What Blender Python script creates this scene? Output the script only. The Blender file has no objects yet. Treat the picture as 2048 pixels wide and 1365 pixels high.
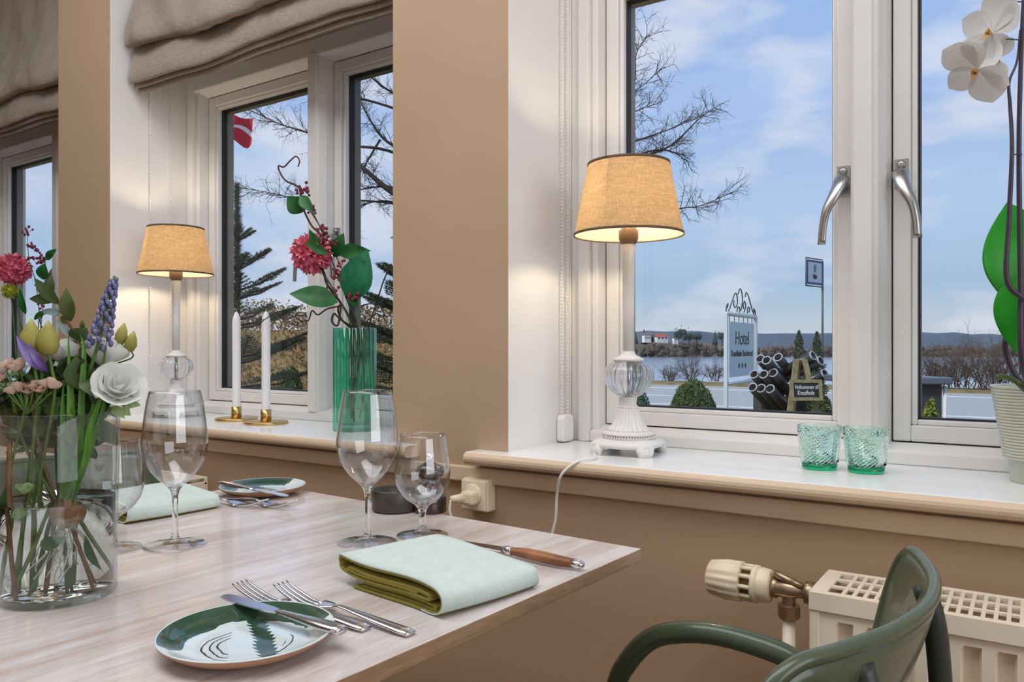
import bpy, math, random
from mathutils import Vector, Matrix, noise as mn
from math import sin, cos, pi, radians
random.seed(7)
SC = bpy.context.scene
COL = SC.collection
# ------------------------------------------------------------------ camera
FPX = 1560.0; CZ = 1.032; YAW = radians(33.8); HV = 697.0
FW = Vector((-sin(YAW), cos(YAW), 0)); RT = Vector((cos(YAW), sin(YAW), 0)); UP = Vector((0, 0, 1))
EYE = Vector((0, 0, CZ))
cd = bpy.data.cameras.new('camera'); cam = bpy.data.objects.new('camera', cd); COL.objects.link(cam)
cam.location = EYE; cam.rotation_euler = (pi / 2, 0, YAW)
cd.sensor_width = 36; cd.lens = 36 * FPX / 2048; cd.shift_y = (HV - 682.5) / 2048; cd.clip_start = .05; cd.clip_end = 20000
SC.camera = cam
def ray(u, v): return FW + RT * ((u - 1024) / FPX) + UP * ((HV - v) / FPX)
def PD(u, v, D): return EYE + ray(u, v) * D
def PZ(u, v, z):
    d = ray(u, v); return EYE + d * ((z - CZ) / d.z)
def PY(u, v, Y):
    d = ray(u, v); return EYE + d * (Y / d.y)
def PX(u, v, X):
    d = ray(u, v); return EYE + d * (X / d.x)
# ------------------------------------------------------------------ colour helpers
def lin(c):
    return tuple((x / 12.92 if x <= .04045 else ((x + .055) / 1.055) ** 2.4) for x in [v / 255 for v in c])
def rgba(c): return (*lin(c), 1)
# ------------------------------------------------------------------ world
W = bpy.data.worlds.new('sky'); SC.world = W; W.use_nodes = True
nt = W.node_tree; nt.nodes.clear()
def N(t, typ, **k):
    n = t.nodes.new(typ)
    for a, b in k.items(): setattr(n, a, b)
    return n
out = N(nt, 'ShaderNodeOutputWorld'); bg = N(nt, 'ShaderNodeBackground'); bg.inputs[1].default_value = 1.0
tc = N(nt, 'ShaderNodeTexCoord'); sep = N(nt, 'ShaderNodeSeparateXYZ'); nt.links.new(tc.outputs['Generated'], sep.inputs[0])
cr = N(nt, 'ShaderNodeValToRGB'); e = cr.color_ramp.elements
e[0].position = 0; e[0].color = rgba((196, 206, 214)); e[1].position = .5; e[1].color = rgba((150, 186, 238))
for p, c in ((.03, (186, 202, 216)), (.075, (164, 192, 222)), (.16, (176, 202, 236)), (.30, (162, 192, 238))):
    x = cr.color_ramp.elements.new(p); x.color = rgba(c)
nt.links.new(sep.outputs[2], cr.inputs[0])
mp = N(nt, 'ShaderNodeMapping'); mp.inputs['Scale'].default_value = (1, 1, 2.6); nt.links.new(tc.outputs['Generated'], mp.inputs[0])
nz = N(nt, 'ShaderNodeTexNoise'); nz.inputs['Scale'].default_value = 5.2; nz.inputs['Detail'].default_value = 9; nz.inputs['Roughness'].default_value = .52
nt.links.new(mp.outputs[0], nz.inputs['Vector'])
cc = N(nt, 'ShaderNodeValToRGB'); cc.color_ramp.elements[0].position = .47; cc.color_ramp.elements[1].position = .64
cc.color_ramp.elements[1].color = (.75, .75, .75, 1)
nt.links.new(nz.outputs[0], cc.inputs[0])
mx = N(nt, 'ShaderNodeMix', data_type='RGBA'); mx.inputs['B'].default_value = rgba((222, 227, 240))
nt.links.new(cc.outputs[0], mx.inputs['Factor']); nt.links.new(cr.outputs[0], mx.inputs['A'])
nt.links.new(mx.outputs['Result'], bg.inputs[0]); nt.links.new(bg.outputs[0], out.inputs[0])
# ------------------------------------------------------------------ added indoor fill lights, and the sun
def area(name, loc, rot, sx, sy, power, col):
    l = bpy.data.lights.new(name, 'AREA'); l.shape = 'RECTANGLE'; l.size = sx; l.size_y = sy; l.energy = power; l.color = col
    o = bpy.data.objects.new(name, l); COL.objects.link(o); o.location = loc; o.rotation_euler = rot; return o
area('ceiling_light', (-1.1, .25, 2.74), (0, 0, 0), 3.4, 1.0, 47, (.92, .96, 1))  # both overhead panels are added fill for tabletop and sills
area('ceiling_light', (-1.0, -2.0, 2.74), (0, 0, 0), 3.0, 1.2, 10, (1, .97, .93))
# daylight fill: rear panel for windows behind camera, side panel added to brighten reveals
area('window_daylight', (-.6, -3.3, 1.7), (radians(90), 0, 0), 4.5, 1.5, 10, (.90, .95, 1))
area('window_daylight', (2.7, -.2, 1.7), (radians(90), 0, radians(90)), 2.4, 1.6, 44, (.9, .95, 1))
sun = bpy.data.lights.new('sun', 'SUN'); sun.energy = 2.6; sun.angle = radians(8); sun.color = (1, .95, .88)
so = bpy.data.objects.new('sun', sun); COL.objects.link(so); so.rotation_euler = (radians(50), 0, radians(-25))
vs = SC.view_settings; vs.view_transform = 'Standard'; vs.look = 'None'; vs.gamma = 1; vs.exposure = 0; vs.use_curve_mapping = False
cy = SC.cycles
cy.max_bounces = 14; cy.transmission_bounces = 12; cy.transparent_max_bounces = 24; cy.diffuse_bounces = 4; cy.glossy_bounces = 5
cy.use_denoising = True; cy.sample_clamp_indirect = 6; cy.use_adaptive_sampling = True; cy.blur_glossy = .5
# ------------------------------------------------------------------ materials
def mat(name, c, rough=.5, metal=0, var=0, vs_=20, bump=0, bs=200, spec=.5, trans=0, ior=1.45, stretch=None, c2=None, sheen=0, coat=0, transl=0, sss=0):
    m = bpy.data.materials.new(name); m.use_nodes = True; t = m.node_tree; b = t.nodes['Principled BSDF']; o = t.nodes['Material Output']
    col = rgba(c); b.inputs['Base Color'].default_value = col; b.inputs['Roughness'].default_value = rough; b.inputs['Metallic'].default_value = metal
    b.inputs['Specular IOR Level'].default_value = spec; b.inputs['IOR'].default_value = ior
    b.inputs['Transmission Weight'].default_value = trans; b.inputs['Sheen Weight'].default_value = sheen; b.inputs['Coat Weight'].default_value = coat
    if sss: b.inputs['Subsurface Weight'].default_value = sss; b.inputs['Subsurface Scale'].default_value = .01
    tcn = N(t, 'ShaderNodeTexCoord'); vec = tcn.outputs['Object']
    if stretch:
        mpn = N(t, 'ShaderNodeMapping'); mpn.inputs['Scale'].default_value = stretch; t.links.new(vec, mpn.inputs[0]); vec = mpn.outputs[0]
    colout = None
    if var or c2:
        n = N(t, 'ShaderNodeTexNoise'); n.inputs['Scale'].default_value = vs_; n.inputs['Detail'].default_value = 6; t.links.new(vec, n.inputs['Vector'])
        r = N(t, 'ShaderNodeValToRGB'); r.color_ramp.elements[0].position = .32; r.color_ramp.elements[1].position = .68
        if c2: r.color_ramp.elements[0].color = rgba(c2); r.color_ramp.elements[1].color = col
        else:
            r.color_ramp.elements[0].color = tuple(x * (1 - var) for x in col[:3]) + (1,); r.color_ramp.elements[1].color = tuple(min(1, x * (1 + var)) for x in col[:3]) + (1,)
        t.links.new(n.outputs[0], r.inputs[0]); t.links.new(r.outputs[0], b.inputs['Base Color']); colout = r.outputs[0]
    if bump:
        n2 = N(t, 'ShaderNodeTexNoise'); n2.inputs['Scale'].default_value = bs; n2.inputs['Detail'].default_value = 3; t.links.new(vec, n2.inputs['Vector'])
        bp = N(t, 'ShaderNodeBump'); bp.inputs['Strength'].default_value = bump; bp.inputs['Distance'].default_value = .002
        t.links.new(n2.outputs[0], bp.inputs['Height']); t.links.new(bp.outputs[0], b.inputs['Normal'])
    if transl:
        tr = N(t, 'ShaderNodeBsdfTranslucent'); tr.inputs[0].default_value = col
        if colout: t.links.new(colout, tr.inputs[0])
        ms = N(t, 'ShaderNodeMixShader'); ms.inputs[0].default_value = transl
        t.links.new(b.outputs[0], ms.inputs[1]); t.links.new(tr.outputs[0], ms.inputs[2]); t.links.new(ms.outputs[0], o.inputs[0])
    return m
def pane_mat(name, refl=1.0, tint=(1, 1, 1)):
    m = bpy.data.materials.new(name); m.use_nodes = True; t = m.node_tree; t.nodes.clear()
    o = N(t, 'ShaderNodeOutputMaterial'); tr = N(t, 'ShaderNodeBsdfTransparent'); tr.inputs[0].default_value = (*tint, 1)
    g = N(t, 'ShaderNodeBsdfGlossy'); g.inputs['Roughness'].default_value = .01; lw = N(t, 'ShaderNodeLayerWeight'); lw.inputs[0].default_value = .5; pw = N(t, 'ShaderNodeMath', operation='POWER'); pw.inputs[1].default_value = 4.2; t.links.new(lw.outputs['Facing'], pw.inputs[0]); fr = N(t, 'ShaderNodeMath', operation='MULTIPLY_ADD'); fr.inputs[1].default_value = .9; fr.inputs[2].default_value = .045; t.links.new(pw.outputs[0], fr.inputs[0])
    mu = N(t, 'ShaderNodeMath', operation='MULTIPLY'); mu.inputs[1].default_value = refl; mu.use_clamp = True; t.links.new(fr.outputs[0], mu.inputs[0])
    ms = N(t, 'ShaderNodeMixShader'); t.links.new(mu.outputs[0], ms.inputs[0]); t.links.new(tr.outputs[0], ms.inputs[1]); t.links.new(g.outputs[0], ms.inputs[2]); t.links.new(ms.outputs[0], o.inputs[0])
    return m
def weave(name, c, c2, rough=.9, transl=0, sc=420, bump=.25):
    m = bpy.data.materials.new(name); m.use_nodes = True; t = m.node_tree; b = t.nodes['Principled BSDF']; o = t.nodes['Material Output']
    b.inputs['Roughness'].default_value = rough; b.inputs['Specular IOR Level'].default_value = .15
    tcn = N(t, 'ShaderNodeTexCoord'); hs = []
    for s in ((1, 1, .08), (.08, .08, 1)):
        mpn = N(t, 'ShaderNodeMapping'); mpn.inputs['Scale'].default_value = s; t.links.new(tcn.outputs['Object'], mpn.inputs[0])
        n = N(t, 'ShaderNodeTexNoise'); n.inputs['Scale'].default_value = sc; n.inputs['Detail'].default_value = 2; t.links.new(mpn.outputs[0], n.inputs['Vector']); hs.append(n)
    ad = N(t, 'ShaderNodeMath', operation='ADD'); t.links.new(hs[0].outputs[0], ad.inputs[0]); t.links.new(hs[1].outputs[0], ad.inputs[1])
    r = N(t, 'ShaderNodeMapRange'); r.inputs[1].default_value = .75; r.inputs[2].default_value = 1.25; t.links.new(ad.outputs[0], r.inputs[0])
    x = N(t, 'ShaderNodeMix', data_type='RGBA'); x.inputs['A'].default_value = rgba(c2); x.inputs['B'].default_value = rgba(c); t.links.new(r.outputs[0], x.inputs['Factor'])
    t.links.new(x.outputs['Result'], b.inputs['Base Color'])
    bp = N(t, 'ShaderNodeBump'); bp.inputs['Strength'].default_value = bump; bp.inputs['Distance'].default_value = .001; t.links.new(ad.outputs[0], bp.inputs['Height']); t.links.new(bp.outputs[0], b.inputs['Normal'])
    if transl:
        tr = N(t, 'ShaderNodeBsdfTranslucent'); t.links.new(x.outputs['Result'], tr.inputs[0]); ms = N(t, 'ShaderNodeMixShader'); ms.inputs[0].default_value = transl
        t.links.new(b.outputs[0], ms.inputs[1]); t.links.new(tr.outputs[0], ms.inputs[2]); t.links.new(ms.outputs[0], o.inputs[0])
    return m
BEIGE = mat('beige_wall_paint', (184, 156, 127), .6, var=.04, vs_=3, bump=.12, bs=60)
LOWBEIGE = BEIGE
WHITE = mat('white_wall_paint', (232, 230, 228), .55, var=.015, vs_=2, bump=.05, bs=50)
CREAM = mat('cream_trim_paint', (214, 189, 162), .4, var=.03, vs_=4)  # cream for the trim; also puts shade on the white sill's front edge
GLOSSW = mat('white_window_paint', (228, 226, 224), .25, coat=.3)
SILLW = mat('white_sill_paint', (236, 236, 236), .28, var=.01, vs_=3, coat=.2)
SEALGAP = mat('dark_rubber_seal', (38, 34, 34), .6)
OUTGREY = mat('outer_frame_grey', (122, 116, 104), .4)
PANE = pane_mat('window_glass', .4)
CEIL = mat('ceiling_white', (236, 232, 226), .8)
FLOOR = mat('floor_oak', (150, 112, 76), .4, c2=(122, 88, 58), vs_=4, stretch=(1, 12, 1))
METAL = mat('brushed_steel', (176, 176, 176), .3, 1)
SILVER = mat('silver_cutlery', (222, 222, 226), .16, 1)
BRASS = mat('satin_brass', (206, 172, 112), .32, 1)
WAX = mat('white_wax', (240, 240, 242), .5, sss=.3)
THIN = pane_mat('thin_clear_glass', 1.7, (.975, .98, .985)); VTHIN = pane_mat('vase_glass', .85, (.96, .975, .975)); TTHIN = pane_mat('tinted_green_glass', 2.2, (.38, .88, .74)); ATHIN = pane_mat('tinted_aqua_glass', 1.3, (.78, .95, .93))
GLASS = mat('clear_glass', (255, 255, 255), 0.0, trans=1, ior=1.40)
LGLASS = mat('lamp_glass', (252, 253, 255), 0.02, trans=1, ior=1.4)
TEAL = mat('green_glass', (70, 222, 182), 0.02, trans=1, ior=1.4)
TEALP = mat('pale_green_glass', (234, 253, 247), 0.03, trans=1, ior=1.4)
TEALB = mat('deep_green_glass', (40, 205, 140), 0.03, trans=1, ior=1.4)
AQUA = mat('aqua_glass', (150, 225, 215), 0.02, trans=1, ior=1.4)
WATER = mat('water', (250, 255, 252), 0.0, trans=1, ior=1.33)
LAMPW = mat('white_lamp_paint', (226, 222, 218), .45, var=.05, vs_=30)
SHADE = weave('linen_lampshade', (196, 174, 146), (152, 132, 108), transl=.62, sc=500)
SHADEIN = mat('shade_lining', (252, 246, 230), .7, transl=.62)
SOCK = mat('brown_bulb_holder', (118, 92, 70), .4)
LINEN = weave('linen_blind', (184, 172, 160), (156, 143, 130), transl=.2, sc=700, bump=.25)
NAPK = weave('napkin_cotton', (204, 216, 212), (192, 206, 200), sc=600, bump=.15)
NAPO = weave('napkin_olive_side', (150, 140, 72), (130, 120, 56), sc=600, bump=.15)  # olive puts inner-fold shade and yellow light into the napkin colour
SAGE = mat('sage_green_paint', (78, 90, 70), .3, var=.03, vs_=8, coat=.25)
CHARC = mat('dark_chair_metal', (58, 62, 62), .4)
RADW = mat('radiator_enamel', (236, 222, 202), .35)
BRONZE = mat('dull_brass_fitting', (172, 150, 124), .33, .85, var=.1, vs_=60)
PLAST = mat('cream_plastic', (232, 216, 188), .4)
WPLAST = mat('white_plastic', (238, 236, 232), .3)
STONE = mat('dark_stoneware', (66, 60, 56), .35, var=.3, vs_=60, bump=.3, bs=120)
MILL = mat('dark_varnished_wood', (52, 30, 32), .2, var=.2, vs_=20, coat=.6)
KWOOD = mat('olive_wood_handle', (168, 112, 74), .35, c2=(110, 66, 40), vs_=25, stretch=(1, 1, 1))
BLADE = mat('dark_blade', (120, 112, 104), .22, 1)
EARTH = mat('unglazed_clay', (172, 132, 104), .7)
# table oak
def table_mat(name, a, b_, edge=False):
    m = mat(name, a, .28, coat=.35, spec=.5); t = m.node_tree; b = t.nodes['Principled BSDF']
    tcn = N(t, 'ShaderNodeTexCoord'); mpn = N(t, 'ShaderNodeMapping'); mpn.inputs['Scale'].default_value = (14, 1.1, 14); t.links.new(tcn.outputs['Object'], mpn.inputs[0])
    n = N(t, 'ShaderNodeTexNoise'); n.inputs['Scale'].default_value = 3; n.inputs['Detail'].default_value = 9; n.inputs['Distortion'].default_value = .6; t.links.new(mpn.outputs[0], n.inputs['Vector'])
    n2 = N(t, 'ShaderNodeTexNoise'); n2.inputs['Scale'].default_value = 26; n2.inputs['Detail'].default_value = 4; t.links.new(mpn.outputs[0], n2.inputs['Vector'])
    ad = N(t, 'ShaderNodeMix'); ad.data_type = 'FLOAT'; ad.inputs[0].default_value = .35; t.links.new(n.outputs[0], ad.inputs[2]); t.links.new(n2.outputs[0], ad.inputs[3])
    r = N(t, 'ShaderNodeValToRGB'); r.color_ramp.elements[0].position = .36; r.color_ramp.elements[0].color = rgba(b_); r.color_ramp.elements[1].position = .62; r.color_ramp.elements[1].color = rgba(a)
    t.links.new(ad.outputs[0], r.inputs[0]); t.links.new(r.outputs[0], b.inputs['Base Color'])
    bp = N(t, 'ShaderNodeBump'); bp.inputs['Strength'].default_value = .15; bp.inputs['Distance'].default_value = .001; t.links.new(n2.outputs[0], bp.inputs['Height']); t.links.new(bp.outputs[0], b.inputs['Normal'])
    return m
OAK = table_mat('white_oiled_oak', (218, 212, 212), (188, 171, 163))
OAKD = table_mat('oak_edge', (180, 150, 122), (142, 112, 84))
# ------------------------------------------------------------------ mesh builder
class MB:
    def __init__(s): s.v = []; s.f = []; s.mi = []; s.sm = []
    def add(s, vs_, fs, mi=0, smooth=True):
        k = len(s.v); s.v += [Vector(p) for p in vs_]
        for f in fs: s.f.append(tuple(i + k for i in f)); s.mi.append(mi); s.sm.append(smooth)
        return s
    def box(s, x0, x1, y0, y1, z0, z1, mi=0, M=None):
        P = [Vector(p) for p in ((x0, y0, z0), (x1, y0, z0), (x1, y1, z0), (x0, y1, z0), (x0, y0, z1), (x1, y0, z1), (x1, y1, z1), (x0, y1, z1))]
        if M: P = [M @ p for p in P]
        return s.add(P, [(0, 3, 2, 1), (4, 5, 6, 7), (0, 1, 5, 4), (1, 2, 6, 5), (2, 3, 7, 6), (3, 0, 4, 7)], mi, False)
    def lathe(s, pr, n=32, c=(0, 0, 0), M=None, fl=None, mi=0, closed=False, smooth=True, cap=True):
        c = Vector(c); P = []; m = len(pr)
        for j, (r, z) in enumerate(pr):
            for i in range(n):
                a = 2 * pi * i / n; rr = r * (fl(a, j, r, z) if fl else 1)
                p = Vector((rr * cos(a), rr * sin(a), z)); P.append((M @ p if M else p) + c)
        F = []
        for j in range(m - 1 + (1 if closed else 0)):
            a, b = j * n, ((j + 1) % m) * n
            for i in range(n): F.append((a + i, a + (i + 1) % n, b + (i + 1) % n, b + i))
        if not closed and cap:
            if pr[0][0] > 1e-6: F.append(tuple(reversed(range(n))))
            if pr[-1][0] > 1e-6: F.append(tuple(range((m - 1) * n, m * n)))
        return s.add(P, F, mi, smooth)
    def tube(s, pts, rad, n=8, mi=0, cap=True, flat=None):
        pts = [Vector(p) for p in pts]; m = len(pts)
        if not hasattr(rad, '__len__'): rad = [rad] * m
        P = []; up = None
        for i, p in enumerate(pts):
            t = (pts[min(i + 1, m - 1)] - pts[max(i - 1, 0)])
            if t.length < 1e-9: t = Vector((0, 0, 1))
            t.normalize()
            if up is None:
                up = Vector((0, 0, 1)) if abs(t.z) < .9 else Vector((1, 0, 0))
            a = t.cross(up)
            if a.length < 1e-6: a = t.cross(Vector((0, 1, 0)))
            a.normalize(); b = a.cross(t); b.normalize(); up = b
            for k in range(n):
                q = 2 * pi * k / n; P.append(p + a * (cos(q) * rad[i]) + b * (sin(q) * rad[i] * (flat or 1)))
        F = [(j * n + k, j * n + (k + 1) % n, (j + 1) * n + (k + 1) % n, (j + 1) * n + k) for j in range(m - 1) for k in range(n)]
        if cap: F += [tuple(reversed(range(n))), tuple(range((m - 1) * n, m * n))]
        return s.add(P, F, mi)
    def ball(s, c, r, n=10, m=7, sc=(1, 1, 1), mi=0, M=None):
        pr = [(r * sin(pi * j / m), -r * cos(pi * j / m)) for j in range(m + 1)]
        pr[0] = (1e-7, -r); pr[-1] = (1e-7, r)
        S = Matrix.Diagonal((*sc,)).to_3x3()
        return s.lathe(pr, n, c, (M @ S if M else S), mi=mi)
    def prism(s, poly, z0, z1, M=None, mi=0, smooth=False):
        n = len(poly); P = [Vector((x, y, z0)) for x, y in poly] + [Vector((x, y, z1)) for x, y in poly]
        if M: P = [M @ p for p in P]
        return s.add(P, [tuple(reversed(range(n))), tuple(range(n, 2 * n))] + [(i, (i + 1) % n, n + (i + 1) % n, n + i) for i in range(n)], mi, smooth)
    def grid(s, fn, nu, nv, mi=0, th=0):
        P = [fn(i / nu, j / nv) for i in range(nu + 1) for j in range(nv + 1)]
        F = [(i * (nv + 1) + j, (i + 1) * (nv + 1) + j, (i + 1) * (nv + 1) + j + 1, i * (nv + 1) + j + 1) for i in range(nu) for j in range(nv)]
        return s.add(P, F, mi)
    def leaf(s, a, b, w, up=(0, 0, 1), bend=.12, cup=.15, n=7, mi=0, peak=.42, tip=1.0):
        a = Vector(a); b = Vector(b); d = b - a; L = d.length; d.normalize(); up = Vector(up); sd = d.cross(up)
        if sd.length < 1e-4: sd = d.cross(Vector((1, 0, 0)))
        sd.normalize(); nn = sd.cross(d)
        def fn(x, y):
            ww = w * (sin(pi * min(1, x ** (math.log(.5) / math.log(peak))) ) ** tip) * .5
            q = (y - .5) * 2
            return a + d * (L * x) + sd * (q * ww) + nn * (bend * L * sin(pi * x) + cup * abs(q) * ww)
        return s.grid(fn, n, 4, mi)
    def build(s, name, mats, parent=None, world=False, smooth=None, bevel=0, solid=0, sub=0):
        me = bpy.data.meshes.new(name); me.from_pydata(s.v, [], s.f); me.update()
        if not isinstance(mats, (list, tuple)): mats = [mats]
        for m in mats: me.materials.append(m)
        me.polygons.foreach_set('material_index', s.mi); me.polygons.foreach_set('use_smooth', s.sm if smooth is None else [smooth] * len(s.f))
        o = bpy.data.objects.new(name, me); COL.objects.link(o)
        if parent is not None:
            o.parent = parent
            if world:
                o.matrix_parent_inverse = parent_world(parent).inverted()
        if solid: md = o.modifiers.new('solid', 'SOLIDIFY'); md.thickness = solid; md.offset = 0
        if bevel: md = o.modifiers.new('bevel', 'BEVEL'); md.width = bevel; md.segments = 2; md.limit_method = 'ANGLE'; md.angle_limit = radians(40)
        if sub: md = o.modifiers.new('sub', 'SUBSURF'); md.levels = sub; md.render_levels = sub
        return o
def parent_world(o):
    M = Matrix.LocRotScale(o.location, o.rotation_euler, o.scale)
    if o.parent: return parent_world(o.parent) @ o.matrix_parent_inverse @ M
    return M
def tag(o, label=None, cat=None, group=None, kind=None):
    if label: o['label'] = label
    if cat: o['category'] = cat
    if group: o['group'] = group
    if kind: o['kind'] = kind
    return o
def thing(name, label, cat, loc=(0, 0, 0), rz=0, group=None, kind=None):
    o = bpy.data.objects.new(name, None); COL.objects.link(o); o.location = loc; o.rotation_euler = (0, 0, rz); o.empty_display_size = .05
    return tag(o, label, cat, group, kind)
def solo(mb, name, mats, label, cat, group=None, kind=None, **k):
    # shift the mesh so that the origin sits at its base
    zs = min(p.z for p in mb.v); cx = sum(p.x for p in mb.v) / len(mb.v); cyy = sum(p.y for p in mb.v) / len(mb.v)
    c = Vector((cx, cyy, zs)); mb.v = [p - c for p in mb.v]; o = mb.build(name, mats, **k); o.location = c
    return tag(o, label, cat, group, kind)
def copy_tree(o, parent=None):
    c = o.copy(); COL.objects.link(c)
    if parent is not None: c.parent = parent
    for ch in list(o.children): copy_tree(ch, c)
    return c
def smoothpts(pts, k=6):
    pts = [Vector(p) for p in pts]; P = [pts[0] * 2 - pts[1]] + pts + [pts[-1] * 2 - pts[-2]]; o = []
    for i in range(1, len(P) - 2):
        p0, p1, p2, p3 = P[i - 1:i + 3]
        for j in range(k):
            t = j / k
            o.append(.5 * ((2 * p1) + (p2 - p0) * t + (2 * p0 - 5 * p1 + 4 * p2 - p3) * t * t + (3 * p1 - p0 - 3 * p2 + p3) * t ** 3))
    o.append(pts[-1]); return o
def interp(a, b, n): return [a + (b - a) * (i / (n - 1)) for i in range(n)]
def rot_to(d):  # 3x3 rotating +Z to d
    return Vector((0, 0, 1)).rotation_difference(Vector(d).normalized()).to_matrix()

# ================================================================== ROOM
P = 1.477; XL0 = -.882; WW = 1.165; YW = 1.304; ZS = .822; YF = 1.556; ZT = 2.42; CEZ = 2.8
XA, XB, YB = -6.2, 2.9, -3.5
def struct(mb, name, mats, **k): o = mb.build(name, mats, **k); o['kind'] = 'structure'; return o
struct(MB().box(XA, XB, YB, YW, -.05, 0), 'floor', FLOOR)
struct(MB().box(XA, XB, YB, YW + .4, CEZ, CEZ + .1), 'ceiling', CEIL)
struct(MB().box(XA, XB, YB - .1, YB, 0, CEZ), 'wall_rear', BEIGE)
struct(MB().box(XA - .1, XA, YB, YW + .4, 0, CEZ), 'wall_left', BEIGE)
struct(MB().box(XB, XB + .1, YB, YW + .4, 0, CEZ), 'wall_right', BEIGE)
wf = MB()
YO = 1.70
wf.box(XA, XB, YW, YO, -.9, ZS - .026)
wf.box(XA, XB, YW, YO, ZT, CEZ)
xs = [XL0 - P * k for k in (3, 2, 1, 0, -1)]
edges = [XA] + [q for x in xs for q in (x, x + WW)] + [XB]
for i in range(0, len(edges), 2):
    if i + 1 < len(edges) and edges[i + 1] > edges[i]:
        x0, x1 = edges[i], min(edges[i + 1], XB)
        k = len(wf.f); wf.box(x0, x1, YW, YO, ZS - .026, ZT)
        wf.mi[k + 3] = 1; wf.mi[k + 5] = 1
struct(wf, 'wall_window_side', [BEIGE, WHITE])
struct(MB().box(XA, XB, YW - .014, YW, .755, .787), 'trim_1', CREAM, bevel=.003)

def bullnose_sill(x0, name):
    m = MB(); a, b = x0 - .077, x0 + WW + .077; yf = 1.254; t = .026; r = .013
    pr = [(yf + r, ZS)] + [(yf + r - r * sin(q), ZS - r + r * cos(q)) for q in [pi * i / 8 for i in range(1, 8)]] + [(yf + r, ZS - t)]
    poly = pr + [(YW + .0, ZS - t), (YW + .0, ZS)]
    n = len(poly); Pp = [Vector((a, y, z)) for y, z in poly] + [Vector((b, y, z)) for y, z in poly]
    m.add(Pp, [tuple(range(n)), tuple(reversed(range(n, 2 * n)))], 1, False)
    for i in range(n):
        j = (i + 1) % n; front = 1 <= i <= 8
        m.add([Pp[i], Pp[j], Pp[n + j], Pp[n + i]], [(3, 2, 1, 0)], 1 if front else 0, True)
    m.box(x0, x0 + WW, YW, 1.64, ZS - t, ZS)
    return struct(m, name, [SILLW, CREAM])
def lever(side):
    m = MB()   # handle in local coordinates of the sash face: x to the right, z up, y<0 into the room
    m.box(-.0115, .0115, -.007, 0, -.028, .024)
    m.lathe([(.0045, 0), (.0075, .001), (.0075, .004), (.004, .005)], 14, (0, -.007, .013), Matrix.Rotation(radians(90), 3, 'X'))
    m.lathe([(.011, 0), (.0105, .014), (.009, .022)], 14, (0, 0, -.012), Matrix.Rotation(radians(90), 3, 'X'))
    s = side
    pts = smoothpts([(0 * s, -.020, -.004), (-.003 * s, -.032, -.018), (-.012 * s, -.042, -.042), (-.023 * s, -.046, -.066), (-.029 * s, -.046, -.098), (-.031 * s, -.046, -.128)], 4)
    n = len(pts); m.tube(pts, [.0155 - .0075 * min(1, i / n * 1.5) for i in range(n)], 12, flat=.65)
    return m
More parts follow.
